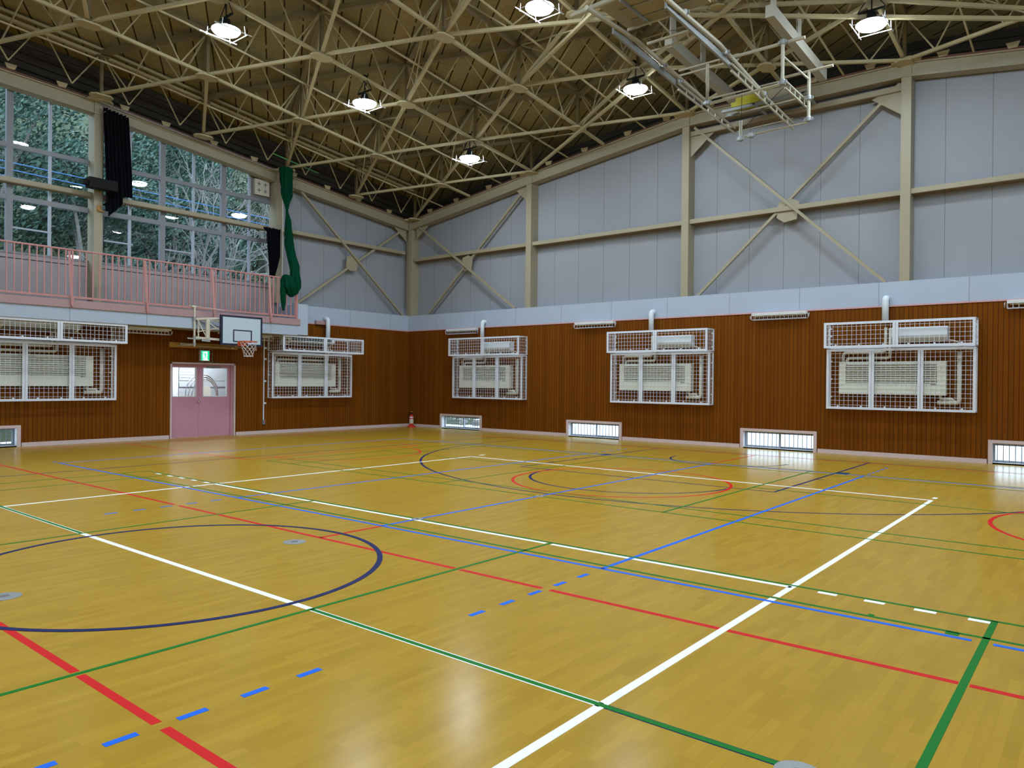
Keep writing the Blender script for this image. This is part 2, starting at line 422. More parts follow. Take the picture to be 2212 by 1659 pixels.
# green: badminton courts
m = MB(); z = .0018; W = .035
def bad(y0, y1, yc, near):
    for yv in (y0, y0 + .46, y1 - .46, y1): lx(m, yv, -13.47, .22, W, z)
    for xv in (-13.47, -12.66, .22): ly(m, xv, y0, y1, W, z)
    ly(m, -.63, y0, y1, .042, z)
    for xv in (-8.54, -4.495): ly(m, xv, y0, y1, W, z)
    lx(m, yc, -13.47, -8.54, W + .002, z); lx(m, yc, -4.495, .22, W + .002, z)
    if near:
        fl(m, -.86, -.78, 5.70, 5.77, z); fl(m, -1.36, -1.32, 5.79, 5.83, z)
bad(.30, 6.23, GY, True); bad(8.66, 14.80, 11.75, False); bad(-8.28, -2.14, -5.21, False)
m.build('green_badminton_line', L_GREEN, flo, recalc=False)
# small round floor sockets
def socket(x, y, r, lab):
    o = empty('floor_socket', (x, y, 0), lab, 'floor socket', 'metal lids of the net post sockets')
    MB().lathe((x, y, 0), [(r, 0), (r, .003), (r * .93, .005)], 24).build('lid', STEEL, o)
    mm = MB(); mm.lathe((x, y, 0), [(r * .3, 0), (r * .3, .0065), (r * .25, .007)], 16); mm.build('key_plate', CHROME, o)
socket(-6.50, 4.50, .115, 'silver socket lid at the end of the short red line inside the navy circle')
socket(-6.50, 1.94, .115, 'silver socket lid near the left picture edge inside the navy circle')
socket(-6.49, 6.22, .07, 'small silver socket lid where the white and blue lines cross')
socket(-6.49, 8.67, .07, 'small silver socket lid on the blue line beside the red circle')
socket(-1.03, 3.24, .10, 'silver socket lid on the thick green line at the bottom edge')

# ------------------------------------------------------------------ walls
def cells(mb, u0, u1, z0, z1, holes, d0, d1):
    us = sorted({u0, u1, *[h[0] for h in holes], *[h[1] for h in holes]}); zs = sorted({z0, z1, *[h[2] for h in holes], *[h[3] for h in holes]})
    us = [v for v in us if u0 <= v <= u1]; zs = [v for v in zs if z0 <= v <= z1]
    for i in range(len(us) - 1):
        for j in range(len(zs) - 1):
            cu = (us[i] + us[i + 1]) / 2; cz = (zs[j] + zs[j + 1]) / 2
            if any(h[0] < cu < h[1] and h[2] < cz < h[3] for h in holes): continue
            mb.box(us[i], us[i + 1], d0, d1, zs[j], zs[j + 1])
LWR = [(-18.55, -16.68), (-13.08, -11.21), (-7.53, -5.69), (-2.02, -.17), (3.4, 5.2)]   # low windows, right wall
LWL = [(4.46, 6.32), (-1.2, .7), (-6.7, -4.8)]                                             # low windows, left wall
DOOR = (9.99, 11.95, 0, 2.13)
colR = [-14.71, -9.23, -3.74, 1.73]; colL = [8.08, 13.40, 2.7, -2.7, -8.1]
# right wall
wr = empty('wall_right', (0, YR, 0), 'wood-clad wall with pale upper panels on the right of the hall', 'wall', kind='structure')
hr = [(a, b, .03, .475) for a, b in LWR]
mb = MB(RW); cells(mb, XL, XE, 0, Z_BAND0, hr, -.22, 0); mb.build('wood_cladding', SLX, wr)
MB(RW).box(XL, XE, -REC - .02, .012, Z_BAND0, Z_BAND1).build('white_band', BANDX, wr)
poly = [(XL - .4, Z_BAND1 - .01)] + [(XE + .4, Z_BAND1 - .01)] + [(x, zt(x, YR) - .05) for x in (XE + .4, 1.6, -3.8, -9.2, -14.7, XL - .4)]
MB().prism(poly, 'y', YR + REC, YR + REC + .15).build('upper_panel', UPX, wr)
tag(MB(RW).box(XL, XE, 0, .02, Z_BAND0 - .02, Z_BAND0 + .012).build('trim_1', PTRIM), 'thin pink strip between wood cladding and white band, right wall', 'trim', kind='structure')
# left wall
wl = empty('wall_left', (XL, 0, 0), 'wood-clad wall under the gallery on the left of the hall', 'wall', kind='structure')
hl = [(a, b, .03, .475) for a, b in LWL] + [DOOR]
mb = MB(LW); cells(mb, YB, YR, 0, Z_BAND0, hl, -.22, 0); mb.build('wood_cladding', SLY, wl)
MB(LW).box(13.42, YR, -REC - .02, .012, Z_BAND0, Z_BAND1).build('white_band', BANDY, wl)
MB(LW).box(YB, 13.42, -REC - .02, -REC + .02, 3.40, Z_SILL - .12).build('parapet_wall', CEMENT, wl)
MB(LW).box(YB, 13.42, -REC - .1, -REC + .05, Z_SILL - .10, Z_SILL).build('mortar_sill', CEMENT, wl)
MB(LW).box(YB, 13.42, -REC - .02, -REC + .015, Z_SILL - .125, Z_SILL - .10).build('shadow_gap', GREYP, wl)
poly = [(13.5, Z_BAND1 - .01), (YR + .4, Z_BAND1 - .01), (YR + .4, zt(XL, YR + .4) - .05), (13.6, zt(XL, 13.6) - .05), (13.5, zt(XL, 13.5) - .05)]
MB().prism(poly, 'x', XL - REC - .15, XL - REC).build('upper_panel', UPY, wl)
tag(MB(LW).box(13.9, YR, 0, .02, Z_BAND0 - .02, Z_BAND0 + .012).build('trim_2', PTRIM), 'thin pink strip between wood cladding and white band, left wall', 'trim', kind='structure')
# the two walls behind the camera, with the same high windows on the long side
we = empty('wall_east', (XE, 0, 0), 'wood-clad long wall behind the camera with high windows', 'wall', kind='structure')
EW = lambda u, d, z: (XE - d, u, z)
mb = MB(EW); mb.box(YB, YR, -.22, 0, 0, Z_BAND0); mb.build('wood_cladding', SLY, we)
MB(EW).box(YB, YR, -REC, .01, Z_BAND0, Z_SILL).build('white_band', BANDY, we)
mb = MB(EW)
for yc in (-10.5, -5.2, 0, 5.4, 10.8, 16.2): mb.box(yc - .35, yc + .35, -REC - .1, -.1, Z_SILL, 7.3)
mb.box(YB, YR, -REC - .1, -.1, 7.2, 7.35)
for zz in (5.5, 6.4): mb.box(YB, YR, -REC, -REC + .06, zz, zz + .07)
mb.build('window_pier', BEIGE, we)
poly = [(YB - .4, 7.3), (YR + .4, 7.3)] + [(y, zt(XE, y) + .0) for y in (YR + .4, 13.6, 8.06, 3.3, -1.5, -6.9, YB - .4)]
MB().prism(poly, 'x', XE + REC, XE + REC + .15).build('upper_panel', UPY, we)
MB(EW).box(YB, YR, -REC - .02, -REC - .008, Z_SILL, 7.25).build('window_pane', GLASS, we)
wb = empty('wall_back', (0, YB, 0), 'wood-clad end wall behind the camera', 'wall', kind='structure')
MB().box(XL - .3, XE + .3, YB - .22, YB, 0, Z_BAND0).build('wood_cladding', SLX, wb)
poly = [(XL - .4, Z_BAND0)] + [(XE + .4, Z_BAND0)] + [(x, zt(x, YB) + .9) for x in (XE + .4, 1.6, -3.8, -9.2, -14.7, XL - .4)]
MB().prism(poly, 'y', YB - .4, YB - .05).build('upper_panel', UPX, wb)
# baseboards
def segs(u0, u1, holes):
    cur = u0; out = []
    for a, b in sorted(holes): out.append((cur, a)); cur = b
    out.append((cur, u1)); return out
mb = MB(RW)
for a, b in segs(XL, XE, [(p - .07, q + .07) for p, q in LWR]): mb.box(a, b, 0, .025, 0, .10)
tag(mb.build('baseboard_right', PINKL), 'pale pink baseboard along the right wall', 'baseboard', kind='structure')
mb = MB(LW)
for a, b in segs(YB, YR, [(p - .07, q + .07) for p, q in LWL] + [(DOOR[0] - .03, DOOR[1] + .03)]): mb.box(a, b, 0, .025, 0, .10)
tag(mb.build('baseboard_left', PINKL), 'pale pink baseboard along the left wall', 'baseboard', kind='structure')

# ------------------------------------------------------------------ roof shell
xs = [XL - 1.5, -20.3, -14.7, -9.2, -3.8, 1.6, 7.3, XE + 1.5]; ys = [YB - 1.5, -12.4, -6.9, -1.5, 3.3, 8.06, 13.6, 18.9, YR + 1.5]
mb = MB(); vs = []; fs = []
for t in (0, .12):
    for x in xs:
        for y in ys: vs.append((x, y, zt(x, y) + 1.22 + t))
ny = len(ys); nn = len(xs) * ny
for i in range(len(xs) - 1):
    for j in range(ny - 1):
        a = i * ny + j; q = (a, a + ny, a + ny + 1, a + 1); fs.append(q[::-1]); fs.append(tuple(v + nn for v in q))
mb.add(vs, fs)
cl = mb.build('ceiling', ROOF, recalc=False); tag(cl, 'brown boarded faceted roof soffit with dark seams', 'ceiling', kind='structure')
# eaves outside the wall beams, their shade put into the dark colour
mb = MB()
for (ax, c0, c1) in (('y', YR + REC + .15, YR + 1.5), ('yb', YB - .4, YB - 1.5)):
    for i in range(len(xs) - 1):
        xa, xb = xs[i], xs[i + 1]
        pa = zt(xa, 18.9) - .12; pb = zt(xb, 18.9) - .12
        mb.add([(xa, c0, pa), (xb, c0, pb), (xb, c1, pb), (xa, c1, pa), (xa, c0, pa - .03), (xb, c0, pb - .03), (xb, c1, pb - .03), (xa, c1, pa - .03)],
               [(0, 1, 2, 3), (7, 6, 5, 4), (0, 4, 5, 1), (2, 6, 7, 3), (1, 5, 6, 2), (3, 7, 4, 0)])
        mb.prism([(xa, pa - .1), (xb, pb - .1), (xb, pb + 1.6), (xa, pa + 1.6)], 'y', min(c1, c1 + .05), max(c1, c1 + .05))
        for k in range(5):
            za = pa + .18 + .2 * k; zb = pb + .18 + .2 * k; yy = c1 - .05 if c1 > 0 else c1 + .1
            mb.bar((xa, yy, za), (xb, yy, zb), .04, .05)
for (c0, c1) in ((XL - .3, XL - .62), (XE + .3, XE + .62)):
    for j in range(ny - 1):
        ya, yb = ys[j], ys[j + 1]; pa = zt(-20.3, ya) - .12; pb = zt(-20.3, yb) - .12
        pa += .1; pb += .1
        mb.add([(c0, ya, pa), (c0, yb, pb), (c1, yb, pb), (c1, ya, pa), (c0, ya, pa - .03), (c0, yb, pb - .03), (c1, yb, pb - .03), (c1, ya, pa - .03)],
               [(0, 1, 2, 3), (7, 6, 5, 4), (0, 4, 5, 1), (2, 6, 7, 3), (1, 5, 6, 2), (3, 7, 4, 0)])
        mb.prism([(ya, pa - .1), (yb, pb - .1), (yb, pb + 1.6), (ya, pa + 1.6)], 'x', min(c1, c1 + .05), max(c1, c1 + .05))
        for k in range(5):
            xx = c1 + .1 if c1 < 0 else c1 - .05
            mb.bar((xx, ya, pa + .18 + .2 * k), (xx, yb, pb + .18 + .2 * k), .04, .05)
tag(mb.build('ceiling_eaves', DARKR), 'dark boarded eaves between the wall beams and the roof', 'ceiling', kind='structure')

# ------------------------------------------------------------------ columns, edge beams, girts, braces
def column(px, wall, lab):
    top = zt(px, YR) if wall == 'R' else zt(XL, px)
    f = RW if wall == 'R' else LW
    z0 = Z_BAND1 if wall == 'R' or px > 13.2 else 3.46
    o = empty('steel_column', f(px, -.19, z0), lab, 'column', 'beige box columns along the walls', 'structure')
    MB(f).box(px - .105, px + .105, -REC, 0, z0, top - .02).build('shaft', BEIGE, o)
    mb = MB(f); c = f(px, 0, 0)
    if wall == 'R': pl = [(px - .34, -.3), (px + .34, -.3), (px + .3, .12), (px + .14, .28), (px - .14, .28), (px - .3, .12)]
    else: pl = [(px - .34, -.3), (px - .3, .12), (px - .14, .28), (px + .14, .28), (px + .3, .12), (px + .34, -.3)]
    n = len(pl); tz = top + .0
    mb.add([(p[0], p[1], tz - .03) for p in pl] + [(p[0], p[1], tz + .03) for p in pl], [tuple(range(n)), tuple(range(n, 2 * n))] + [(i, (i + 1) % n, n + (i + 1) % n, n + i) for i in range(n)])
    mb.build('cap_plate', BEIGE_W, o)
for px, lab in zip(colR, ['beige column between first and second bays from the corner, right wall', 'beige column at the left of the large crossed bay, right wall', 'beige column at the right of the large crossed bay, right wall', 'beige column of the right wall outside the picture']): column(px, 'R', lab)
for px, lab in zip(colL, ['beige column standing between the black curtain and the gallery windows', 'beige column behind the gathered green net', 'beige gallery column left of the picture', 'beige gallery column behind the camera line', 'beige gallery column at the far back']): column(px, 'L', lab)
o = empty('corner_column', (XL + .1, YR - .1, Z_BAND1), 'beige corner column where the left and right walls meet', 'column', None, 'structure')
MB().box(XL - .24, XL - .02, YR + .10, YR + .38, Z_BAND1 - .02, zt(XL, YR)).build('shaft', BEIGE, o)
MB().box(XL - .02, XL + .14, YR + .0, YR + .38, Z_BAND1 - .02, zt(XL, YR)).build('shaft', BEIGE, o)
MB().prism([(XL - .25, YR + .3), (XL - .25, YR - .1), (XL + .05, YR - .25), (XL + .35, YR - .02), (XL + .4, YR + .3)], 'z', zt(XL, YR) - .0, zt(XL, YR) + .06).build('cap_plate', BEIGE_W, o)
def edge_beam(pts, lab, wall):
    o = empty('edge_beam', (pts[0][0], pts[0][1], pts[0][2] - .3), lab, 'beam', None, 'structure')
    web = MB(); fl_ = MB(); st = MB()
    for p, q in zip(pts[:-1], pts[1:]):
        P0, Q0 = Vector(p), Vector(q)
        off = Vector((0, .12, 0)) if wall == 'R' else Vector((-.12, 0, 0))
        web.bar(P0 + off * 1.2 - Vector((0, 0, .16)), Q0 + off * 1.2 - Vector((0, 0, .16)), .22, .29)
        fl_.bar(P0 + off - Vector((0, 0, .315)), Q0 + off - Vector((0, 0, .315)), .30, .028)
        fl_.bar(P0 + off - Vector((0, 0, .01)), Q0 + off - Vector((0, 0, .01)), .30, .028)
        st.bar(P0 + off - Vector((0, 0, -.03)), Q0 + off - Vector((0, 0, -.03)), .30, .045)
    web.build('web', BEIGE, o); fl_.build('flange', BEIGE, o); st.build('roof_edge_strip', RUST, o)
edge_beam([(x, YR, zt(x, YR)) for x in (XL, -14.71, -9.23, -3.74, 1.73, XE)], 'beige edge beam climbing along the top of the right wall', 'R')
edge_beam([(XL, y, zt(XL, y)) for y in (YR, 13.4, 8.08, 2.7, -2.7, -8.1, YB)], 'beige edge beam along the top of the left wall and gallery windows', 'L')
cR = [XL + .1] + colR + [XE]; labs = ['beside the corner', 'between the first two columns', 'behind the crossed gusset plate', 'at the right picture edge', 'outside the picture']
for i in range(5):
    a, b = cR[i] + .1, cR[i + 1] - .1
    o = empty('wall_girt', ((a + b) / 2, YR, 6.1), 'beige horizontal girt across the right wall bay ' + labs[i], 'girt', 'horizontal girts of the wall bays', 'structure')
    MB(RW).box(a, b, -.22, -.08, 6.10, 6.21).build('channel', BEIGE, o)
    MB(RW).box(a, b, -REC, -.08, 6.085, 6.10).build('lower_flange', FLANGE, o)
cLs = [13.5, YR - .05]
o = empty('wall_girt', (XL, 16.2, 6.3), 'beige horizontal girt across the crossed bay of the left wall', 'girt', 'horizontal girts of the wall bays', 'structure')
MB(LW).box(13.5, YR - .1, -.22, -.08, 6.36, 6.47).build('channel', BEIGE, o)
MB(LW).box(13.5, YR - .1, -REC, -.08, 6.345, 6.36).build('lower_flange', FLANGE, o)
for (a, b, lab) in ((8.18, 13.30, 'beige girt crossing the gallery windows right of the black curtain'), (2.8, 7.98, 'beige girt crossing the gallery windows left of the black curtain'), (-2.6, 2.6, 'beige girt crossing gallery windows outside the picture'), (-8.0, -2.8, 'beige girt crossing gallery windows behind the camera')):
    o = empty('wall_girt', (XL, (a + b) / 2, 6.3), lab, 'girt', 'horizontal girts of the wall bays', 'structure')
    MB(LW).box(a, b, -.22, -.10, 6.33, 6.44).build('channel', BEIGE, o)
    MB(LW).box(a, b, -.30, -.09, 6.31, 6.33).build('lower_flange', FLANGE, o)
MB_ = MB
def xbrace(f, p, gus, corners, lab, w_=.085):
    (a, b), (c, d) = p
    o = empty('cross_brace', f(gus[0], -.1, min(a[1], b[1], c[1], d[1])), lab, 'brace', 'crossed braces of the wall bays', 'structure')
    for k, (s_, e_) in enumerate(p):
        MB(f).bar((s_[0], -.09 - .07 * k, s_[1]), (e_[0], -.09 - .07 * k, e_[1]), .07, w_, up=(0, 1, 0)).build('diagonal', BEIGE, o)
    gx, gz, gs = gus
    MB(f).prism([(gx - gs * .95, gz - gs * .55), (gx - gs * .35, gz - gs), (gx + gs * .75, gz - gs * .85), (gx + gs * .95, gz + gs * .6), (gx + gs * .2, gz + gs), (gx - gs * .8, gz + gs * .75)], 'y', -.145, -.125).build('gusset_plate', BEIGE, o)
    for (x0, z0, x1, z1, x2, z2) in corners:
        MB(f).prism([(x0, z0), (x1, z1), (x2, z2)], 'y', -.14, -.12).build('corner_gusset', BEIGE, o)
xbrace(RW, (((-19.9, 7.38), (-15.3, 4.09)), ((-19.45, 4.09), (-14.85, 8.1))), (-17.5, 5.80, .27), [(-14.8, 8.1, -15.35, 8.0, -14.8, 7.5), (-20.05, 7.35, -19.4, 7.35, -20.05, 6.9)], 'crossed beige braces in the right wall bay beside the corner')
xbrace(RW, (((-9.0, 8.72), (-4.15, 4.09)), ((-8.9, 4.09), (-3.9, 8.70))), (-6.45, 6.11, .30), [(-3.84, 8.72, -4.5, 8.45, -3.84, 7.95), (-9.13, 8.55, -8.4, 8.55, -9.13, 7.95)], 'crossed beige braces in the large right wall bay under the folded goal')
xbrace(LW, (((14.02, 7.95), (18.7, 4.09)), ((14.0, 4.02), (18.85, 7.35))), (16.38, 5.72, .27), [(18.9, 7.35, 18.3, 7.3, 18.9, 6.85), (13.5, 8.1, 14.2, 7.9, 13.5, 7.4)], 'crossed beige braces in the left wall bay beside the corner')
o = empty('strut_beam', (-6.5, YR + .1, 8.5), 'level beige strut under the edge beam in the large crossed bay', 'beam', None, 'structure')
MB(RW).box(-9.12, -3.85, -.25, -.08, 8.52, 8.64).build('channel', BEIGE, o)
MB(RW).box(-9.12, -3.85, -.30, -.08, 8.50, 8.52).build('lower_flange', FLANGE, o)

# ------------------------------------------------------------------ space frame roof truss
tr = empty('roof_truss', (-6.45, 8, 7.5), 'beige triangulated steel space frame carrying the roof', 'roof truss', None, 'structure')
UP = 1.02
PX = lambda k: -6.45 + 2.69 * k
nodes = {}
for k in range(-5, 6):
    odd = (k % 2) != 0
    yv = 18.8 if odd else 18.8 - 1.355
    j = 0
    while yv > 2.3:
        nodes[(k, round(yv, 3))] = Vector((PX(k), yv, zt(PX(k), yv))); yv -= 2.71
for k in range(-4, 6, 2): nodes[(k, 18.8)] = Vector((PX(k), 18.8, zt(PX(k), 18.8)))
lines = {}
for (k, y), p in nodes.items():
    lines.setdefault(('r', k), []).append(p)
    if not (k % 2 == 0 and y == 18.8):
        lines.setdefault(('a', round(y + 1.355 * k, 2)), []).append(p); lines.setdefault(('b', round(y - 1.355 * k, 2)), []).append(p)
vz = Vector((0, 0, UP))
for key, ps in lines.items():
    if len(ps) < 2: continue
    ps.sort(key=(lambda v: v.y) if key[0] == 'r' else (lambda v: v.x))
    lo = MB(); up = MB(); wb_ = MB(); edge = key in (('r', -5), ('r', 5))
    for p, q in zip(ps[:-1], ps[1:]):
        lo.bar(p, q, .072, .07)
        if edge: up.bar(p + vz + Vector((0, 0, .09)), q + vz + Vector((0, 0, .09)), .10, .07); up.bar(p + vz - Vector((0, 0, .07)), q + vz - Vector((0, 0, .07)), .10, .07)
        else: up.bar(p + vz, q + vz, .12, .12)
        a = p.lerp(q, .25); b = p.lerp(q, .75); mid = p.lerp(q, .5) + vz
        if key[0] == 'r' and abs((q - p).length) < 2: continue
        d = (q - p).normalized() * .05
        wb_.bar(p + vz, a, .03, .03); wb_.bar(a, mid - d, .026, .026); wb_.bar(mid + d, b, .026, .026); wb_.bar(b, q + vz, .03, .03)
    if not edge: lo.build('lower_chord', BEIGE_W, tr)
    up.build('upper_chord', BEIGE_W if edge else BROWN_B, tr)
    if wb_.v: wb_.build('web_brace', BEIGE_W, tr)
for k in range(-5, 5):
    x = PX(k + .5); mb = MB(); ysr = [2.5, 3.3, 8.06, 13.6, 18.9]
    for a, b in zip(ysr[:-1], ysr[1:]):
        mb.bar((x, a, zt(x, a) + .05), (x, b, zt(x, b) + .05), .035, .035)
    mb.build('tie_rod', BEIGE_W, tr)
for (k, y), p in nodes.items():
    if k % 2 == 0 and y == 18.8: continue
    dy = .20; pl = [(p.x - .17, p.y - .17), (p.x - .06, p.y - .27), (p.x + .06, p.y - .27), (p.x + .17, p.y - .17), (p.x + .17, p.y + .17), (p.x + .06, p.y + .27), (p.x - .06, p.y + .27), (p.x - .17, p.y + .17)]
    MB().prism(pl, 'z', p.z - .085, p.z - .045).build('gusset_plate', BEIGE_W, tr)
    mb = MB(); mb.bar(p, p + vz, .075, .075); mb.box(p.x - .14, p.x + .14, p.y - .14, p.y + .14, p.z + UP - .12, p.z + UP - .09)
    mb.build('post', BROWN_B, tr)
# big V gussets on the edge beams
for kk, (f, us_) in enumerate(((RW, [-19.2, -17.9, -16.4, -15.3, -13.9, -12.55, -11.05, -9.8, -8.5, -7.2, -5.8, -4.5, -3.0, -1.7, -.3, 1]), (LW, [17.9, 16.5, 15.2, 13.9, 12.5, 11.2, 9.8, 8.7, 7.2, 6.1, 4.6]))):
    for u in us_:
        p = Vector(f(u, .0, 0)); p.z = zt(p.x if kk == 0 else XL, p.y if kk else YR) + .03
        MB(f).prism([(u - .08, p.z), (u + .08, p.z), (u + .13, p.z + .12), (u - .13, p.z + .12)], 'y', .02, .05).build('beam_gusset', BEIGE_W, tr)

# ------------------------------------------------------------------ gallery windows
gl_bays = [(8.30, 13.45, [9.90, 11.72], [9.02, 10.80, 12.58]), (2.8, 8.05, [4.40, 6.20], [3.6, 5.3, 7.08]), (-2.6, 2.6, [-.9, .9], [-1.75, 0, 1.75]), (-8.0, -2.8, [-6.2, -4.5], [-7.1, -5.4, -3.7])]
for n, (a, b, thick, thin) in enumerate(gl_bays, 1):
    o = empty('window_%d' % n, (XL - REC, (a + b) / 2, Z_SILL), ['tall aluminium gallery window right of the black curtain', 'tall aluminium gallery window at the left picture edge', 'gallery window outside the picture on the left', 'gallery window behind the camera'][n - 1], 'window', None, 'structure')
    G = -REC + .02
    top = lambda y: zt(XL, y) - .22
    mb = MB(LW)
    for y in thick: mb.box(y - .07, y + .07, G - .06, G + .05, Z_SILL, top(y + .07))
    mb.box(a - .05, a + .03, G - .06, G + .04, Z_SILL, top(a)); mb.box(b - .05, b + .05, G - .06, G + .04, Z_SILL, top(b))
    for z0, z1 in ((5.95, 6.07), (7.20, 7.31)): mb.box(a, b, G - .055, G + .044, z0, z1)
    mb.box(a, b, G - .055, G + .044, Z_SILL + .001, Z_SILL + .05)
    mb.build('window_frame', ALUD, o)
    mb = MB(LW)
    for y in thin: mb.box(y - .032, y + .032, G - .03, G + .03, Z_SILL, top(y + .04))
    for s0, s1 in zip([a] + thick, thick + [b]):
        mb.box(s0 + .06, s1 - .06, G - .02, G + .0, 5.22, 5.26) if False else None
        mid = (s0 + s1) / 2
        mb.box(s0 + .06, mid, G + .02, G + .035, 5.27, 5.31)
    mb.build('sliding_sash', ALU, o)
    mb = MB(LW); Gp = G - .015
    ysb = sorted([a] + thick + thin + [b])
    for s0, s1 in zip(ysb[:-1], ysb[1:]):
        vs = [(s0, Gp, Z_SILL), (s1, Gp, Z_SILL), (s1, Gp, top(s1)), (s0, Gp, top(s0))]
        if n == 1 and s1 >= 13.4: vs = [(s0, Gp, Z_SILL), (s1, Gp, Z_SILL), (s1, Gp, 7.22), (s0, Gp, 7.22)]
        mb.add(vs, [(0, 1, 2, 3)])
    mb.build('window_pane', GLASS, o, recalc=False)
    if n == 1:
        MB(LW).prism([(12.62, 7.25), (13.45, 7.25), (13.45, top(13.45)), (12.62, top(12.62))], 'y', G - .03, G - .01).build('blank_panel', GREYP, o)
fan = empty('ventilation_fan', (XL - .3, 12.95, 7.38), 'square pale ventilation fan cover in the grey window corner panel', 'fan')
mb = MB(LW); mb.box(12.72, 13.22, -.36, -.27, 7.40, 7.88); mb.build('housing', PIPE, fan)
mb = MB(LW)
for cy in (12.86, 13.08):
    for cz in (7.54, 7.74):
        mb = MB(LW); mb.box(cy - .06, cy + .06, -.272, -.262, cz - .012, cz + .012); mb.box(cy - .012, cy + .012, -.273, -.262, cz - .06, cz + .06); mb.build('louvre', ALUD, fan)

# low windows at floor level
nwin = 5
for f, lst, wl_ in ((RW, LWR, 'right'), (LW, LWL, 'left')):
    for i, (a, b) in enumerate(lst):
        lab = {('right', 0): 'low barred floor window nearest the corner', ('right', 1): 'second low barred floor window from the corner, right wall', ('right', 2): 'third low barred floor window from the corner, right wall', ('right', 3): 'low barred floor window cut by the right picture edge', ('left', 0): 'low barred floor window cut by the left picture edge'}.get((wl_, i), 'low barred floor window outside the picture, %s wall %s' % (wl_, 'nearer' if i == 1 else 'farther'))
        o = empty('window_%d' % nwin, f((a + b) / 2, 0, 0), lab, 'window', None, 'structure'); nwin += 1
        z0, z1 = .03, .475
        mb = MB(f)
        mb.box(a - .05, a + .03, -.02, .035, 0, z1 - .02); mb.box(b - .03, b + .05, -.02, .035, 0, z1 - .02); mb.box(a - .05, b + .05, -.02, .035, z1 - .02, z1 + .045)
        mb.build('surround', PINKL, o)
        mb = MB(f); mb.box(a, b, -.22, .01, z1 - .03, z1 - .005); mb.box(a, a + .02, -.22, 0, z0, z1); mb.box(b - .02, b, -.22, 0, z0, z1); mb.box(a, b, -.24, .0, 0.002, z0 + .005)
        mb.build('window_reveal', WHITE, o)
        mid = (a + b) / 2; mb = MB(f)
        for s0, s1, dd in ((a + .02, mid + .03, -.15), (mid - .03, b - .02, -.18)):
            for q in ((s0, s0 + .045, z0, z1), (s1 - .045, s1, z0, z1)): mb.box(q[0], q[1], dd - .025, dd, z0, z1 - .03)
            mb.box(s0 + .045, s1 - .045, dd - .025, dd, z0, z0 + .05); mb.box(s0 + .045, s1 - .045, dd - .025, dd, z1 - .08, z1 - .03)
        mb.build('sliding_sash', ALU, o)
        mb = MB(f); mb.add([(a, -.165, z0), (b, -.165, z0), (b, -.165, z1), (a, -.165, z1)], [(0, 1, 2, 3)]); mb.build('window_pane', GLASS, o, recalc=False)
        mb = MB(f); nb = 17
        for k in range(1, nb): u = a + (b - a) * k / nb; mb.tube([(u, -.08, z0), (u, -.08, z1)], .009, 6)
        mb.box(a, b, -.09, -.07, z0 + .0, z0 + .012)
        mb.build('security_bars', ALUD, o)

# ------------------------------------------------------------------ gallery
ga = empty('gallery', (XL + .45, 0, 3.05), 'pale gallery ledge with pink edge running under the high windows', 'gallery', None, 'structure')
MB(LW).box(YB, 13.50, -REC, .88, 3.36, 3.45).build('slab', CEMENT, ga)
MB(LW).box(YB, 13.50, 0, .90, 3.04, 3.36).build('soffit_box', BANDY, ga)
MB(LW).box(YB, 13.56, .88, .94, 3.35, 3.535).build('pink_fascia', PINK, ga)
MB(LW).box(13.50, 13.86, 0.0, .90, 3.06, 4.01).build('end_block', BANDY, ga)
ra = empty('gallery_railing', (XL + .91, 8, 3.53), 'pink steel balustrade along the gallery edge', 'railing')
mb = MB(LW)
mb.tube([(2.0, .91, 4.735), (13.46, .91, 4.735)], .024, 10); mb.build('top_rail', PINKR, ra)
mb = MB(LW); mb.bar((2.0, .91, 3.605), (13.46, .91, 3.605), .035, .05); mb.build('bottom_rail', PINKR, ra)
k = 0; y = 13.38
while y > 2.0:
    tk = (k % 6 == 5)
    MB(LW).box(y - (.017 if tk else .011), y + (.017 if tk else .011), .90, .93, 3.60, 4.73).build('baluster', PINKR, ra); y -= .152; k += 1
for y in (7.10, 8.88, 10.72, 12.50, 5.3, 3.5):
    mb = MB(LW); mb.bar((y - .03, .93, 4.70), (y + .03, .955, 3.50), .045, .06); mb.box(y - .0, y + .06, .93, .985, 3.40, 3.62)
    mb.tube([(y + .03, .95, 3.40), (y + .03, 1.0, 3.40)], .03, 8); mb.build('post', PINKR, ra)
MB(LW).box(13.40, 13.46, .88, .94, 3.53, 4.76).build('end_post', PINKR, ra)

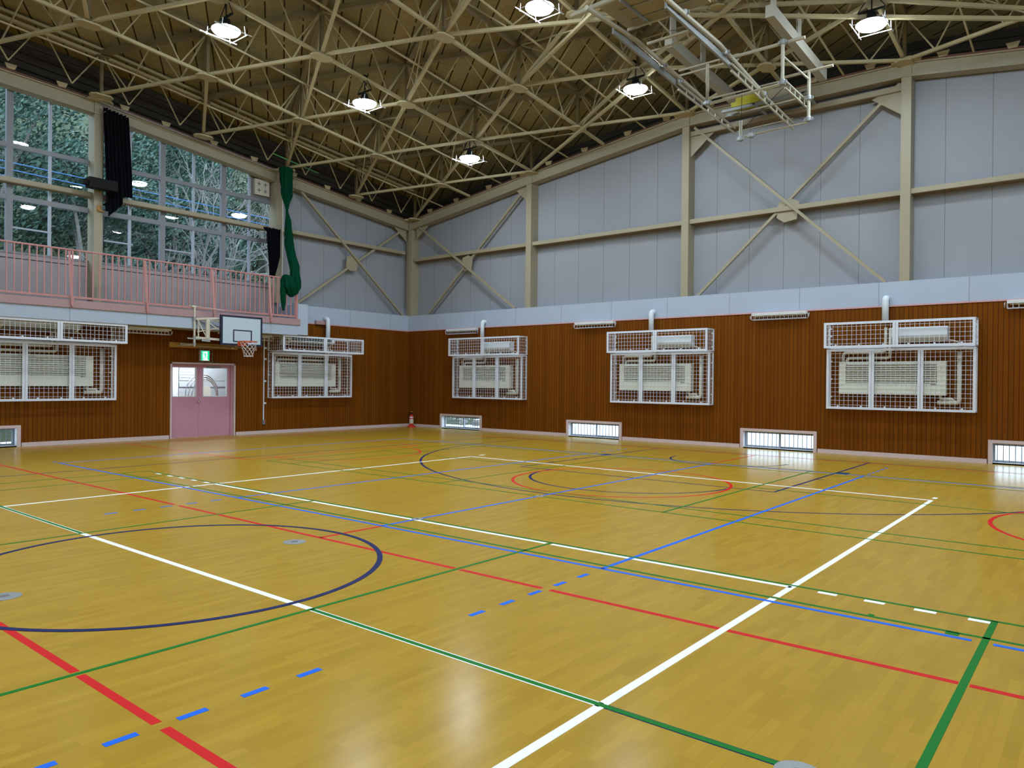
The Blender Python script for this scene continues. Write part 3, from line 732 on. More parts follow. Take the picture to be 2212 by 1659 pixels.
# ------------------------------------------------------------------ double door with what stands behind it
dr = empty('door_1', (XL, 10.97, 0), 'pink double door with two glazed upper halves in the left wall', 'door', None, 'structure')
mb = MB(LW); mb.box(9.985, 10.03, -.2, .03, 0, 2.13); mb.box(11.905, 11.95, -.2, .03, 0, 2.13); mb.box(9.985, 11.95, -.2, .03, 2.09, 2.135); mb.build('door_frame', PINKL, dr)
mb = MB(LW); mb.box(10.03, 11.905, -.18, -.06, 2.05, 2.09); mb.box(11.84, 11.905, -.18, -.05, 0, 2.09); mb.build('door_stop', PDOOR, dr)
def leaf(a, b, w0, w1):
    mb = MB(LW); cells(mb, a, b, .01, 2.05, [(w0, w1, 1.17, 2.0 - .01)], -.13, -.09); o = mb.build('door_leaf', PDOOR, dr)
    mb = MB(LW); mb.add([(w0, -.11, 1.17), (w1, -.11, 1.17), (w1, -.11, 1.99), (w0, -.11, 1.99)], [(0, 1, 2, 3)]); mb.build('glass_pane', GLASS, o, recalc=False)
    mb = MB(LW)
    for q in ((w0 - .012, w0 + .008, 1.16, 2.0), (w1 - .008, w1 + .012, 1.16, 2.0), (w0, w1, 1.158, 1.178), (w0, w1, 1.982, 2.002)): mb.box(q[0], q[1], -.135, -.085, q[2], q[3])
    mb.build('glazing_bead', ACW2, o); return o
l1 = leaf(10.035, 10.868, 10.10, 10.78); l2 = leaf(10.872, 11.84, 11.0, 11.73)
mb = MB(LW); mb.tube([(10.84, -.09, 1.02), (10.84, -.04, 1.02)], .012, 10); mb.tube([(10.84, -.045, 1.02), (10.84, -.03, 1.02), (10.84, -.015, 1.02), (10.84, -.005, 1.02)], .03, 14, radii=[.018, .032, .032, .015]); mb.build('door_knob', CHROME, l1, smooth=True)
mb = MB(LW); mb.box(11.1, 11.5, -.085, -.05, 2.0, 2.045); mb.build('door_closer', ALUD, l2)
# corridor
co = empty('wall_corridor', (XL - 1.5, 11, 0), 'white corridor walls seen through the door glass', 'wall', None, 'structure')
mb = MB(); x0, x1, y0, y1 = XL - 2.6, XL - .22, 8.6, 14.2
mb.box(x0, x1, y0, y1, -.1, 0); mb.box(x0, x1, y0 - .1, y0, 0, 2.6); mb.box(x0, x1, y1, y1 + .1, 0, 2.6); mb.box(x0 - .1, x0, y0, y1, 0, 2.6); mb.box(x0, x1, y0, y1, 2.6, 2.7)
mb.build('plaster', CORR, co)
mb = MB(); mb.box(x0 + .005, x0 + .25, 10.2, 11.40, 0.0, 2.59); mb.build('white_pillar', WHITE, co)
sh = empty('wall_shutter', (x0 + .1, 12.6, 0), 'grey slatted cupboard wall at the back of the corridor', 'wall', None, 'structure')
mb = MB(); mb.box(x0 + .005, x0 + .1, 11.5, 14.15, 0, 2.5)
for i in range(9): mb.box(x0 + .1, x0 + .12, 11.5, 14.15, 1.62 + .09 * i, 1.70 + .09 * i)
mb.box(x0 + .1, x0 + .14, 11.5, 14.15, 1.42, 1.56)
mb.build('slats', SHUT, sh)
lt = empty('corridor_light', (x0 + 1.2, 11.4, 2.5), 'white tube light on the corridor ceiling behind the door', 'ceiling light')  # lamp added out of view to brighten the corridor
mb = MB(); mb.box(x0 + .9, x0 + 1.1, 10.4, 12.6, 2.55, 2.598); mb.build('fixture', WHITE, lt)
mb = MB(); mb.tube([(x0 + 1.0, 10.45, 2.525), (x0 + 1.0, 12.55, 2.525)], .02, 8); mb.build('tube', TUBE, lt)
for i, (rr, zz, dx) in enumerate(((.53, 1.81, 0), (.47, 1.74, .07), (.41, 1.67, .14))):
    o = empty('folding_table_frame', (x0 + .9 + dx, 11.83, 0), ['tall chrome hooped frame parked behind the door, rearmost of three', 'chrome hooped frame behind the door, middle of three', 'chrome hooped frame behind the door, front one of three'][i], 'frame', 'chrome hooped frames behind the door')
    mb = MB(); cx, cy = x0 + .9 + dx, 11.83
    pts = [(cx, cy - rr, 0.0), (cx, cy - rr, zz - .62)] + [(cx, cy - rr * math.cos(a), zz - .62 + .62 * math.sin(a)) for a in [PI * q / 14 for q in range(1, 14)]] + [(cx, cy + rr, zz - .62), (cx, cy + rr, 0)]
    mb.tube(pts, .018, 8); mb.build('hoop', CHROME, o, smooth=True)
    MB().bar((cx, cy - rr, .3), (cx, cy + rr, .3), .02, .03).build('crossbar', STEEL, o); MB().bar((cx, cy - rr, 1.1), (cx, cy + rr, 1.1), .02, .03).build('crossbar', STEEL, o)
o = empty('grey_cover_cloth', (x0 + .85, 12.0, 0), 'grey cloth draped over a trolley behind the door hoops', 'cloth')
mb = MB(); vs = []; fs = []
for i in range(13):
    for j in range(9):
        u = i / 12; v = j / 8; r = .26 + .05 * math.sin(9 * u) + .08 * (1 - v)
        vs.append((x0 + .62 + .16 * math.cos(PI * u * 2) * (1.2 - v), 11.97 + r * math.cos(2 * PI * u), .0 + 1.42 * v + .03 * math.sin(6 * u)))
for i in range(12):
    for j in range(8): a = i * 9 + j; fs.append((a, a + 9, a + 10, a + 1))
mb.add(vs, fs); mb.build('cloth', PIPE, o, smooth=True)

# ------------------------------------------------------------------ exit sign
ex = empty('exit_sign', (XL, 10.95, 2.18), 'lit green and white emergency exit sign above the pink door', 'exit sign')
MB(LW).box(10.82, 11.09, 0, .10, 2.19, 2.49).build('housing', ACW2, ex)
MB(LW).box(10.835, 11.075, .10, .103, 2.205, 2.475).build('green_face', EXITG, ex)
mb = MB(LW); mb.prism([(10.875, 2.205), (11.06, 2.205), (11.02, 2.235), (11.02, 2.455), (10.875, 2.455)], 'y', .103, .105); mb.build('white_doorway', EXITW, ex)
mb = MB(LW)
def seg(a, b, w_): mb.bar((a[0], .106, a[1]), (b[0], .106, b[1]), .003, w_, up=(0, 0, 1)) if False else mb.bar((a[0], .106, a[1]), (b[0], .106, b[1]), w_, .003, up=(0, 1, 0))
mb.prism([(10.944 + .017 * math.cos(2 * PI * q / 10), 2.408 + .017 * math.sin(2 * PI * q / 10)) for q in range(10)], 'y', .105, .107)
seg((10.95, 2.39), (10.962, 2.33), .026); seg((10.95, 2.383), (10.915, 2.36), .01); seg((10.915, 2.36), (10.91, 2.335), .01); seg((10.955, 2.383), (10.99, 2.355), .01)
seg((10.962, 2.33), (10.93, 2.285), .014); seg((10.93, 2.285), (10.90, 2.25), .012); seg((10.962, 2.33), (10.985, 2.295), .014); seg((10.985, 2.295), (11.01, 2.29), .012)
mb.build('running_figure', EXITG, ex)
mb = MB(LW)
for (y0_, y1_) in ((10.77, 11.14),):
    for zz in (2.15, 2.26, 2.40, 2.53):
        mb.tube([(y0_, 0, zz), (y0_, .16, zz), (y1_, .16, zz), (y1_, 0, zz)], .005, 6)
    for yv in (y0_, 10.86, 11.05, y1_): mb.tube([(yv, .16, 2.15), (yv, .16, 2.53)], .004, 6)
mb.build('wire_guard', STEEL, ex)

# ------------------------------------------------------------------ basketball goal on the gallery
bb = empty('basketball_goal', (XL + 1.0, 11.2, 2.55), 'white backboard with orange rim and net fixed beside the gallery', 'basketball goal')
BX = 1.32      # distance of the board from the wall
B0, B1, Z0, Z1 = 10.72, 12.01, 2.61, 3.445
MB(LW).box(B0, B1, BX - .03, BX, Z0, Z1).build('backboard', BOARDW, bb)
mb = MB(LW)
for q in ((B0, B0 + .07, Z0 + .055, Z1 - .05), (B1 - .055, B1, Z0 + .055, Z1 - .05), (B0, B1, Z0, Z0 + .055), (B0, B1, Z1 - .05, Z1)): mb.box(q[0], q[1], BX - .035, BX + .006, q[2], q[3])
i0, i1, j0, j1 = 11.10, 11.68, 2.71, 3.055
for q in ((i0, i0 + .036, j0 + .03, j1 - .03), (i1 - .036, i1, j0 + .03, j1 - .03), (i0, i1, j0, j0 + .03), (i0, i1, j1 - .03, j1)): mb.box(q[0], q[1], BX, BX + .004, q[2], q[3])
mb.build('black_border', NAVY, bb)
RC = (XL + BX + .36, 11.36, 2.72); R0 = .225
mb = MB(); mb.tube([(RC[0] + R0 * math.cos(2 * PI * q / 28), RC[1] + R0 * math.sin(2 * PI * q / 28), RC[2]) for q in range(29)], .011, 8)
mb.box(XL + BX + .004, XL + BX + .02, RC[1] - .12, RC[1] + .12, 2.60, 2.735); mb.box(XL + BX + .02, XL + BX + .16, RC[1] - .09, RC[1] - .07, 2.66, 2.728); mb.box(XL + BX + .02, XL + BX + .16, RC[1] + .07, RC[1] + .09, 2.66, 2.728)
mb.box(XL + BX + .02, XL + BX + .15, RC[1] - .09, RC[1] + .09, 2.715, 2.728)
rim = mb.build('rim', ORANGE, bb)
mb = MB(); NS = 9
def np_(k, t):
    a = 2 * PI * k / NS; r = R0 * (1 - .45 * min(1, t * 1.2)) ; return (RC[0] + r * math.cos(a), RC[1] + r * math.sin(a), RC[2] - .42 * t)
for k in range(NS):
    for sg in (1, -1):
        mb.tube([np_(k + sg * t * 3, t) for t in [q / 8 for q in range(9)]], .0042, 5, caps=False)
for t in (.97,): mb.tube([np_(k * NS / 24, t) for k in range(25)], .006, 5)
mb.build('net', NETW, bb)
mb = MB(LW)
mb.tube([(10.18, .95, 2.55), (10.18, .95, 3.62)], .028, 10)
mb.tube([(11.9, 1.18, 2.5), (11.9, 1.18, 3.3)], .025, 10)
mb.tube([(10.10, .95, 3.63), (10.22, .95, 3.63)], .03, 8)
mb.build('upright', PIPE, bb)
mb = MB(LW)
for z_ in (3.30, 2.80): mb.bar((10.18, .95, z_), (10.85, 1.26, z_ + (.05 if z_ > 3 else -.05)), .04, .06); mb.bar((10.20, .93, z_ - .02), (11.85, 1.2, z_ - .02), .03, .04)
mb.bar((10.48, 1.09, 2.78), (10.48, 1.09, 3.32), .06, .10, up=(1, 0, 0))
mb.bar((10.24, .98, 3.3), (10.46, 1.08, 2.80), .02, .025); mb.bar((10.52, 1.12, 3.2), (10.85, 1.25, 2.95), .02, .025); mb.bar((10.24, .98, 2.95), (10.75, 1.2, 3.08), .02, .025)
mb.bar((10.28, .97, 2.8), (10.28, .97, 3.28), .03, .03, up=(1, 0, 0))
mb.bar((10.0, .90, 3.66), (10.9, 1.2, 3.58), .012, .012)
for z_ in (2.95, 3.25): mb.bar((10.85, 1.0, z_), (10.85, BX - .03, z_), .04, .04); mb.bar((11.85, 1.0, z_), (11.85, BX - .03, z_), .04, .04)
mb.build('swing_frame', PIPE, bb)
mb = MB(LW); mb.bar((10.0, .92, 2.77), (10.34, .98, 2.75), .05, .035)
for z_ in (3.30, 2.80, 2.62): mb.tube([(10.18, .95, z_ - .04), (10.18, .95, z_ + .04)], .045, 10)
mb.bar((10.35, 1.02, 2.73), (10.55, 1.1, 2.71), .06, .05); mb.build('hinge', STEEL, bb)
mb = MB(LW)
mb.bar((10.18, 0.0, 2.60), (10.18, .95, 2.60), .04, .04); mb.bar((10.18, 0.0, 3.2), (10.18, .95, 3.2), .04, .04); mb.bar((11.9, 0.0, 2.62), (11.9, 1.18, 2.55), .04, .04)
mb.build('wall_bracket', PIPE, bb)
o = empty('wooden_rail', (XL, 10.97, 2.55), 'varnished yellow-brown timber rail above the pink door', 'rail')
MB(LW).box(9.94, 12.0, 0, .045, 2.545, 2.69).build('timber', WOODR, o)
mb = MB(LW); mb.tube([(9.95 + .3, .09, 2.645), (10.6, .09, 2.64)], .025, 8); mb.tube([(10.7, .09, 2.60), (11.9, .09, 2.585)], .015, 8); mb.tube([(11.8, .045, 2.59), (11.8, .11, 2.59)], .03, 8); mb.tube([(10.25, .045, 2.645), (10.25, .11, 2.645)], .03, 8)
mb.build('pipe', PIPE, o)

# ------------------------------------------------------------------ wall conduit beside the goal
o = empty('cable_conduit', (XL, 12.9, .3), 'thin white conduit running down the left wall to a small switch box', 'conduit')
MB(LW).box(12.885, 12.915, 0, .025, .42, 3.03).build('trunking', ACW2, o)
mb = MB(LW); mb.box(12.865, 12.945, 0, .05, .29, .43); mb.build('switch_box', ALUD, o)
mb = MB(LW); mb.box(12.90, 12.93, .05, .056, .34, .38); mb.build('red_button', RED, o)
mb = MB(LW)
for z_ in (2.62, 2.28, 1.6, .92): mb.box(12.915, 12.99, 0, .02, z_, z_ + .05)
mb.build('clip', ACW2, o)

# ------------------------------------------------------------------ caged air conditioners
def mesh_panel(mb, p, q, axis, pitch=.1, r=.0034):
    """wire grid between two opposite corners of a rectangle in local u,d,z"""
    (u0, d0, z0), (u1, d1, z1) = p, q
    if axis == 'f':     # front: u,z
        n = max(1, round((u1 - u0) / pitch)); 
        for i in range(1, n): u = u0 + (u1 - u0) * i / n; mb.box(u - r, u + r, d0 - r, d0 + r, z0, z1)
        n = max(1, round((z1 - z0) / pitch))
        for i in range(1, n): z = z0 + (z1 - z0) * i / n; mb.box(u0, u1, d0 - r, d0 + r, z - r, z + r)
    elif axis == 's':   # side: d,z
        n = max(1, round((d1 - d0) / pitch))
        for i in range(1, n): d = d0 + (d1 - d0) * i / n; mb.box(u0 - r, u0 + r, d - r, d + r, z0, z1)
        n = max(1, round((z1 - z0) / pitch))
        for i in range(1, n): z = z0 + (z1 - z0) * i / n; mb.box(u0 - r, u0 + r, d0, d1, z - r, z + r)
    else:               # top or bottom: u,d
        n = max(1, round((u1 - u0) / pitch))
        for i in range(1, n): u = u0 + (u1 - u0) * i / n; mb.box(u - r, u + r, d0, d1, z0 - r, z0 + r)
        n = max(1, round((d1 - d0) / pitch))
        for i in range(1, n): d = d0 + (d1 - d0) * i / n; mb.box(u0, u1, d - r, d + r, z0 - r, z0 + r)
def cage(f, u0, u1, dep, z0, z1, divs, lab, grp, bw=.055):
    o = empty('wire_guard', f((u0 + u1) / 2, 0, z0), lab, 'wire guard', grp)
    mb = MB(f); b = bw
    for d in (dep,):
        mb.box(u0, u1, d - .03, d, z0, z0 + b); mb.box(u0, u1, d - .03, d, z1 - b, z1)
        mb.box(u0, u0 + b, d - .03, d, z0 + b, z1 - b); mb.box(u1 - b, u1, d - .03, d, z0 + b, z1 - b)
    for t in divs:
        u = u0 + (u1 - u0) * t; mb.box(u - .058, u - .004, dep - .03, dep, z0 + b, z1 - b); mb.box(u + .004, u + .058, dep - .03, dep, z0 + b, z1 - b)
    mb.build('front_frame', CAGE, o)
    mb = MB(f)
    for u in (u0, u1 - .03):
        mb = MB(f); mb.box(u, u + .03, 0, .03, z0 + .03, z1 - .03); mb.box(u, u + .03, 0, dep - .03, z0, z0 + .03); mb.box(u, u + .03, 0, dep - .03, z1 - .03, z1)
        mb.build('side_frame', CAGE, o)
    box('wall_bar', CAGE, (u0 + .03, u1 - .03, 0, .02, z1 - .02, z1), o, f); box('wall_bar', CAGE, (u0 + .03, u1 - .03, 0, .02, z0, z0 + .02), o, f)
    mb = MB(f); edges = [u0] + [u0 + (u1 - u0) * t for t in divs] + [u1]
    for a, b_ in zip(edges[:-1], edges[1:]): mesh_panel(mb, (a, dep - .02, z0), (b_, dep - .02, z1), 'f', .1)
    mb.build('front_mesh', CAGE, o)
    for us in (u0 + .012, u1 - .012): mb = MB(f); mesh_panel(mb, (us, 0, z0), (us, dep, z1), 's'); mb.build('side_mesh', CAGE, o)
    mb = MB(f)
    n = 6
    for i in range(n):
        u = u0 + (u1 - u0) * (i + .5) / n
        box('fixing_clip', WHITE, (u - .018, u + .018, dep - .06, dep - .03, z0 + b - .01, z0 + b + .03), o, f)
    for z in (z0 + (z1 - z0) * .2, z0 + (z1 - z0) * .5, z0 + (z1 - z0) * .8):
        for u in (u0 + .03, u1 - .065): box('fixing_clip', WHITE, (u, u + .035, 0.0, .03, z - .015, z + .02), o, f)
    return o
def ac_set(f, u0, dU, dL, big, spl, pr, duct, where, zt_=3.15, deep=False):
    sfx = ' ' + where
    cage(f, u0, u0 + 3.1, dU, 2.545, zt_, [.5], 'shallow upper white wire guard of the unit' + sfx, 'upper wire guards')
    cage(f, u0 + .01, u0 + 3.09, dL, 1.10, 2.525, [.325, .655], 'tall lower white wire guard of the unit' + sfx, 'lower wire guards')
    # large louvred unit
    a, b = u0 + big[0], u0 + big[1]; o = empty('air_conditioner', f((a + b) / 2, 0, 1.45), 'large cream louvred air conditioner inside the lower guard' + sfx, 'air conditioner', 'large caged air conditioners')
    D = min(.19, dL - .05)
    mb = MB(f); mb.box(a, b, 0.005, D, 1.46, 1.72); mb.box(a, a + .15, 0.005, D, 1.72, 2.22); mb.box(b - .18, b, 0.005, D, 1.72, 2.22); mb.box(a + .15, b - .18, 0.005, D - .05, 1.72, 2.22); mb.build('casing', ACW, o)
    mb = MB(f)
    for i in range(9): z = 1.735 + i * .052; mb.add([(a + .155, D - .05, z + .03), (b - .185, D - .05, z + .03), (b - .185, D - .002, z), (a + .155, D - .002, z), (a + .155, D - .05, z + .042), (b - .185, D - .05, z + .042), (b - .185, D - .002, z + .012), (a + .155, D - .002, z + .012)], [(0, 1, 2, 3), (4, 5, 6, 7), (0, 1, 5, 4), (2, 3, 7, 6), (0, 3, 7, 4), (1, 2, 6, 5)])
    mb.build('louvre', ACG, o)
    mb = MB(f); mb.box(b - .30, b - .25, D, D + .003, 1.69, 1.705); mb.box(b - .24, b - .19, D, D + .003, 1.69, 1.705); mb.build('maker_badge', BLACKM, o)
    # wall split unit
    a, b = u0 + spl[0], u0 + spl[1]; sd = spl[2]; sz0, sz1 = spl[3], spl[4]
    o = empty('split_air_conditioner', f((a + b) / 2, 0, sz0), 'slim white wall air conditioner inside the upper guard' + sfx, 'air conditioner', 'slim caged air conditioners')
    h = sz1 - sz0; prof = [(.005, sz1), (sd * .8, sz1), (sd, sz1 - .03), (sd, sz0 + h * .40), (sd * .93, sz0 + h * .28), (sd * .55, sz0), (.005, sz0)]
    mb = MB(f); n = len(prof)
    mb.add([(a, d, z) for d, z in prof] + [(b, d, z) for d, z in prof], [tuple(range(n)), tuple(range(n, 2 * n))] + [(i, (i + 1) % n, n + (i + 1) % n, n + i) for i in range(n)])
    mb.build('casing', ACW2, o)
    mb = MB(f)
    mb.add([(a + .08, sd * .97, sz0 + h * .27), (b - .08, sd * .97, sz0 + h * .27), (b - .08, sd * .62, sz0 + .01), (a + .08, sd * .62, sz0 + .01), (a + .08, sd * .95, sz0 + h * .24), (b - .08, sd * .95, sz0 + h * .24), (b - .08, sd * .6, sz0 - .012), (a + .08, sd * .6, sz0 - .012)], [(0, 1, 2, 3), (4, 5, 6, 7), (0, 1, 5, 4), (2, 3, 7, 6), (0, 3, 7, 4), (1, 2, 6, 5)])
    mb.build('air_outlet', GREYP if deep else ACG, o)
    if 'right of' in where:
        mb = MB(f); mb.box(a + .05, b - .12, sd - .01, sd + .004, sz1 - .13, sz1 - .03); mb.build('intake_grille', BLACKM, o)
    # pipes
    o = empty('pipe_cover', f(u0 + duct, 0, 2.2), 'cream refrigerant pipes inside the guards' + sfx, 'pipe', 'refrigerant pipes of the caged units')
    ud = u0 + duct; bl = u0 + big[0] + .06
    def bend(pts, r, n=4):
        out = [Vector(pts[0])]
        for p0, p1, p2 in zip(pts[:-2], pts[1:-1], pts[2:]):
            p0, p1, p2 = Vector(p0), Vector(p1), Vector(p2); a_ = p1 + (p0 - p1).normalized() * r; b_ = p1 + (p2 - p1).normalized() * r
            for i in range(n + 1): t = i / n; out.append(a_ * (1 - t) ** 2 + p1 * 2 * t * (1 - t) + b_ * t * t)
        out.append(Vector(pts[-1])); return out
    mb = MB(f); mb.tube(bend([(ud, .07, 3.02), (ud, .07, 2.44), (bl, .07, 2.44), (bl, .07, 2.21)], .09), .036, 8); mb.tube(bend([(ud + .1, .08, 3.0), (ud + .1, .08, 2.31), (bl + .09, .08, 2.31), (bl + .09, .08, 2.21)], .08), .036, 8)
    mb.build('refrigerant_pipe', PIPE, o, smooth=True)
    mb = MB(f); up_ = u0 + pr; mb.tube(bend([(up_, .08, 2.42), (up_, .08, 1.30), (up_ - .42, .08, 1.30)], .07), .05, 8); mb.tube(bend([(up_ - .36, .08, 1.46), (up_ - .36, .08, 1.38), (up_ - .12, .08, 1.38), (up_ - .12, .08, 1.30)], .05), .036, 8)
    mb.build('drain_pipe', PIPE, o, smooth=True)
    mb = MB(f); e = u0 + spl[1]; mb.tube(bend([(e - .1, sd * .5, sz0 + .02), (e + .15, .1, sz0 + .0), (e + .33, .06, 2.5)], .1), .012, 6); mb.build('drain_hose', PIPE, o, smooth=True)
    if u0 > 5 and u0 < 6: return
    # round duct from the band
    o = empty('round_duct', f(ud, .1, 3.1), 'white round elbow duct rising from the guard' + sfx, 'duct', 'white elbow ducts above the guards')
    dd = .14 if not deep else .2
    mb = MB(f); mb.tube(bend([(ud, -.02, 3.70), (ud, dd, 3.70), (ud, dd, zt_ - .02)], .10, 6), .072, 14); mb.build('elbow_pipe', ACW2, o, smooth=True)
R_where = ['nearest the corner, right wall', 'at the middle, right wall', 'farthest from the corner, right wall']
for u0, wh in zip((-17.80, -11.43, -5.37), R_where):
    ac_set(RW, u0, .46, .26, (.28, 2.52), (1.42, 2.54, .24, 2.68, 3.0), 2.76, 1.27, wh)
ac_set(LW, 13.03, .84, .25, (.16, 2.46), (.42, 2.12, .55, 2.78, 3.04), 2.70, 2.12, 'right of the pink door', 3.03, True)
ac_set(LW, 5.36, .87, .28, (.35, 2.56), (.42, 2.12, .55, 2.80, 3.03), 2.80, 1.65, 'left of the pink door', 3.035, True)

# ------------------------------------------------------------------ guarded tube lights
def tube_light(f, a, b, z, d, lab):
    o = empty('tube_light', f((a + b) / 2, d, z), lab, 'light fitting', 'guarded tube lights under the band')
    MB(f).box(a, b, d - .05, d + .09, z + .10, z + .17).build('fixture', WHITE, o)
    mb = MB(f)
    for zz in (.085,): mb.tube([(a + .04, d + .02, z + zz), (b - .04, d + .02, z + zz)], .014, 8)
    mb.build('tube', plain('unlit_tube', (.7, .72, .72), .3), o)
    mb = MB(f); n = 13
    for (dd, zz) in ((.12, .15), (.12, .0), (.03, -.01), (-.04, .0)): mb.tube([(a, d + dd, z + zz), (b, d + dd, z + zz)], .005, 5)
    for i in range(n + 1): u = a + (b - a) * i / n; mb.tube([(u, d - .04, z + .15), (u, d - .04, z), (u, d + .03, z - .01), (u, d + .12, z), (u, d + .12, z + .16)], .004, 5)
    for u in (a - .05, b + .05): mb.tube([(u, d, z + .13), (u, d + .05, z + .02), (u, d + .1, z + .1)], .006, 5)
    mb.build('wire_guard', CAGE, o)
for a, b, l in ((-18.19, -16.81, 'guarded tube light above the unit nearest the corner'), (-12.75, -11.4, 'guarded tube light on the right wall between the first and second ducts'), (-7.24, -5.88, 'guarded tube light on the right wall between the second and third ducts'), (-1.74, -.4, 'guarded tube light cut by the right picture edge')):
    tube_light(RW, a, b, 3.33, .08, l)
tube_light(LW, 8.55, 9.75, 2.86, .42, 'guarded tube light under the gallery left of the pink door')
tube_light(LW, 12.25, 12.95, 2.86, .30, 'guarded tube light under the gallery behind the basketball board')
o = empty('duct_cover', (XL, 15.0, 3.5), 'small pink box on the band beside the white duct', 'cover')
MB(LW).box(14.75, 15.28, 0.012, .12, 3.50, 3.62).build('box', PINK, o)

# ------------------------------------------------------------------ fire extinguisher
o = empty('fire_extinguisher', (-19.78, YR - .3, 0), 'red fire extinguisher standing in the corner of the floor', 'fire extinguisher')
c = (-19.78, YR - .3, 0)
MB().lathe(c, [(.16, 0), (.16, .03), (.10, .06), (.10, .04)], 20).build('stand', RED, o)
MB().lathe((c[0], c[1], .04), [(.07, 0), (.075, .02), (.075, .34), (.055, .40), (.02, .425), (.02, .45)], 20).build('cylinder', RED, o, smooth=True)
MB().lathe((c[0], c[1], .13), [(.0765, 0), (.0765, .17)], 20).build('label_sleeve', PIPE, o)
MB().lathe((c[0], c[1], .34), [(.077, 0), (.077, .035)], 20).build('white_ring', WHITE, o)
mb = MB(); mb.box(c[0] - .015, c[0] + .06, c[1] - .09, c[1] + .02, .49, .505); mb.box(c[0] - .015, c[0] + .015, c[1] - .1, c[1] + .02, .525, .54); mb.box(c[0] - .012, c[0] + .012, c[1] - .012, c[1] + .012, .47, .54); mb.build('handle', BLACKM, o)
mb = MB(); mb.tube([(c[0], c[1], .50), (c[0] - .08, c[1] - .03, .5), (c[0] - .1, c[1] - .04, .38), (c[0] - .095, c[1] - .04, .12)], .01, 8); mb.build('hose', BLACKM, o)
mb = MB(); mb.box(c[0] - .008, c[0] + .03, c[1] - .012, c[1] + .012, .54, .57); mb.build('safety_pin', YELLOW, o)

# ------------------------------------------------------------------ black curtains, net, speaker
def curtain(name, y0, y1, zt_fn, zb_fn, d, lab, nf, yl=None):
    mb = MB(LW); NU, NV = 60, 26; vs = []; fs = []
    for side in (0, 1):
        for i in range(NU + 1):
            for j in range(NV + 1):
                u = i / NU; v = j / NV; zz = zb_fn(u) * (1 - v) + zt_fn(u) * v
                a, b = yl(v) if yl else (y0, y1)
                yy = a + (b - a) * u; dd = d + .045 * math.sin(nf * u * 2 * PI + v * 1.3) + .02 * math.sin(nf * 2.7 * u + 5 * v) - side * .006
                vs.append((yy, dd, zz))
    W_ = NV + 1; T = (NU + 1) * W_
    for i in range(NU):
        for j in range(NV):
            a = i * W_ + j; fs.append((a, a + W_, a + W_ + 1, a + 1)); fs.append((T + a, T + a + 1, T + a + W_ + 1, T + a + W_))
    for i in range(NU):
        for j in (0, NV): a = i * W_ + j; fs.append((a, a + W_, T + a + W_, T + a))
    for j in range(NV):
        for i in (0, NU): a = i * W_ + j; fs.append((a, a + 1, T + a + 1, T + a))
    mb.add(vs, fs); o = mb.build(name, BLACK, smooth=True); tag(o, lab, 'curtain', 'bunched black blackout curtains')
    return o
def zb1(u):
    if u < .12: return 6.10
    if u < .28: return 5.86 + .1 * (u < .2)
    if u < .62: return 5.90 + (u - .28) * .75
    return 6.40 + .08 * (u - .62)
curtain('blackout_curtain', 8.10, 8.80, lambda u: 8.62 - .10 * u, zb1, .17, 'tall bunched black curtain hanging beside the gallery column', 7, yl=lambda v: (8.10 + .10 * (1 - v) * (v > .0), 8.86 - .12 * v))
curtain('blackout_curtain', 12.8, 13.3, lambda u: 6.33, lambda u: 4.80 + .0 * u, .22, 'short tapering black curtain tied beside the green net', 5, yl=lambda v: (12.93 - .13 * v - .10 * (v > .93), 13.10 + .19 * min(1, v * 2.2)))
o = empty('curtain_track', (XL, 8.6, 8.6), 'thin pale curtain rail bracket over the tall black curtain', 'curtain rail')
mb = MB(LW); mb.bar((8.05, .18, 8.72), (13.2, .18, 8.14), .02, .02); mb.tube([(8.10, .15, 8.45), (8.35, .18, 8.70)], .01, 6); mb.build('rail', ALUD, o)
sp = empty('loudspeaker', (XL + .3, 7.9, 6.45), 'black box loudspeaker bracketed to the column beside the tall curtain', 'speaker')
mb = MB(LW); mb.box(7.68, 8.36, .22, .48, 6.45, 6.70); mb.build('cabinet', BLACKM, sp)
mb = MB(LW); mb.box(7.56, 7.68, .28, .42, 6.50, 6.63); mb.build('side_unit', BLACKM, sp)
mb = MB(LW); mb.box(8.0, 8.12, 0.0, .22, 6.52, 6.60); mb.build('bracket', BLACKM, sp)
o = empty('cable_clamp', (XL, 8.08, 5.9), 'yellowed rope cleat on the column below the loudspeaker', 'cleat')
mb = MB(LW); mb.box(8.05, 8.12, 0.0, .03, 5.95, 6.12); mb.bar((8.05, .05, 6.0), (8.2, .05, 5.96), .02, .03); mb.build('plate', WOODR, o)
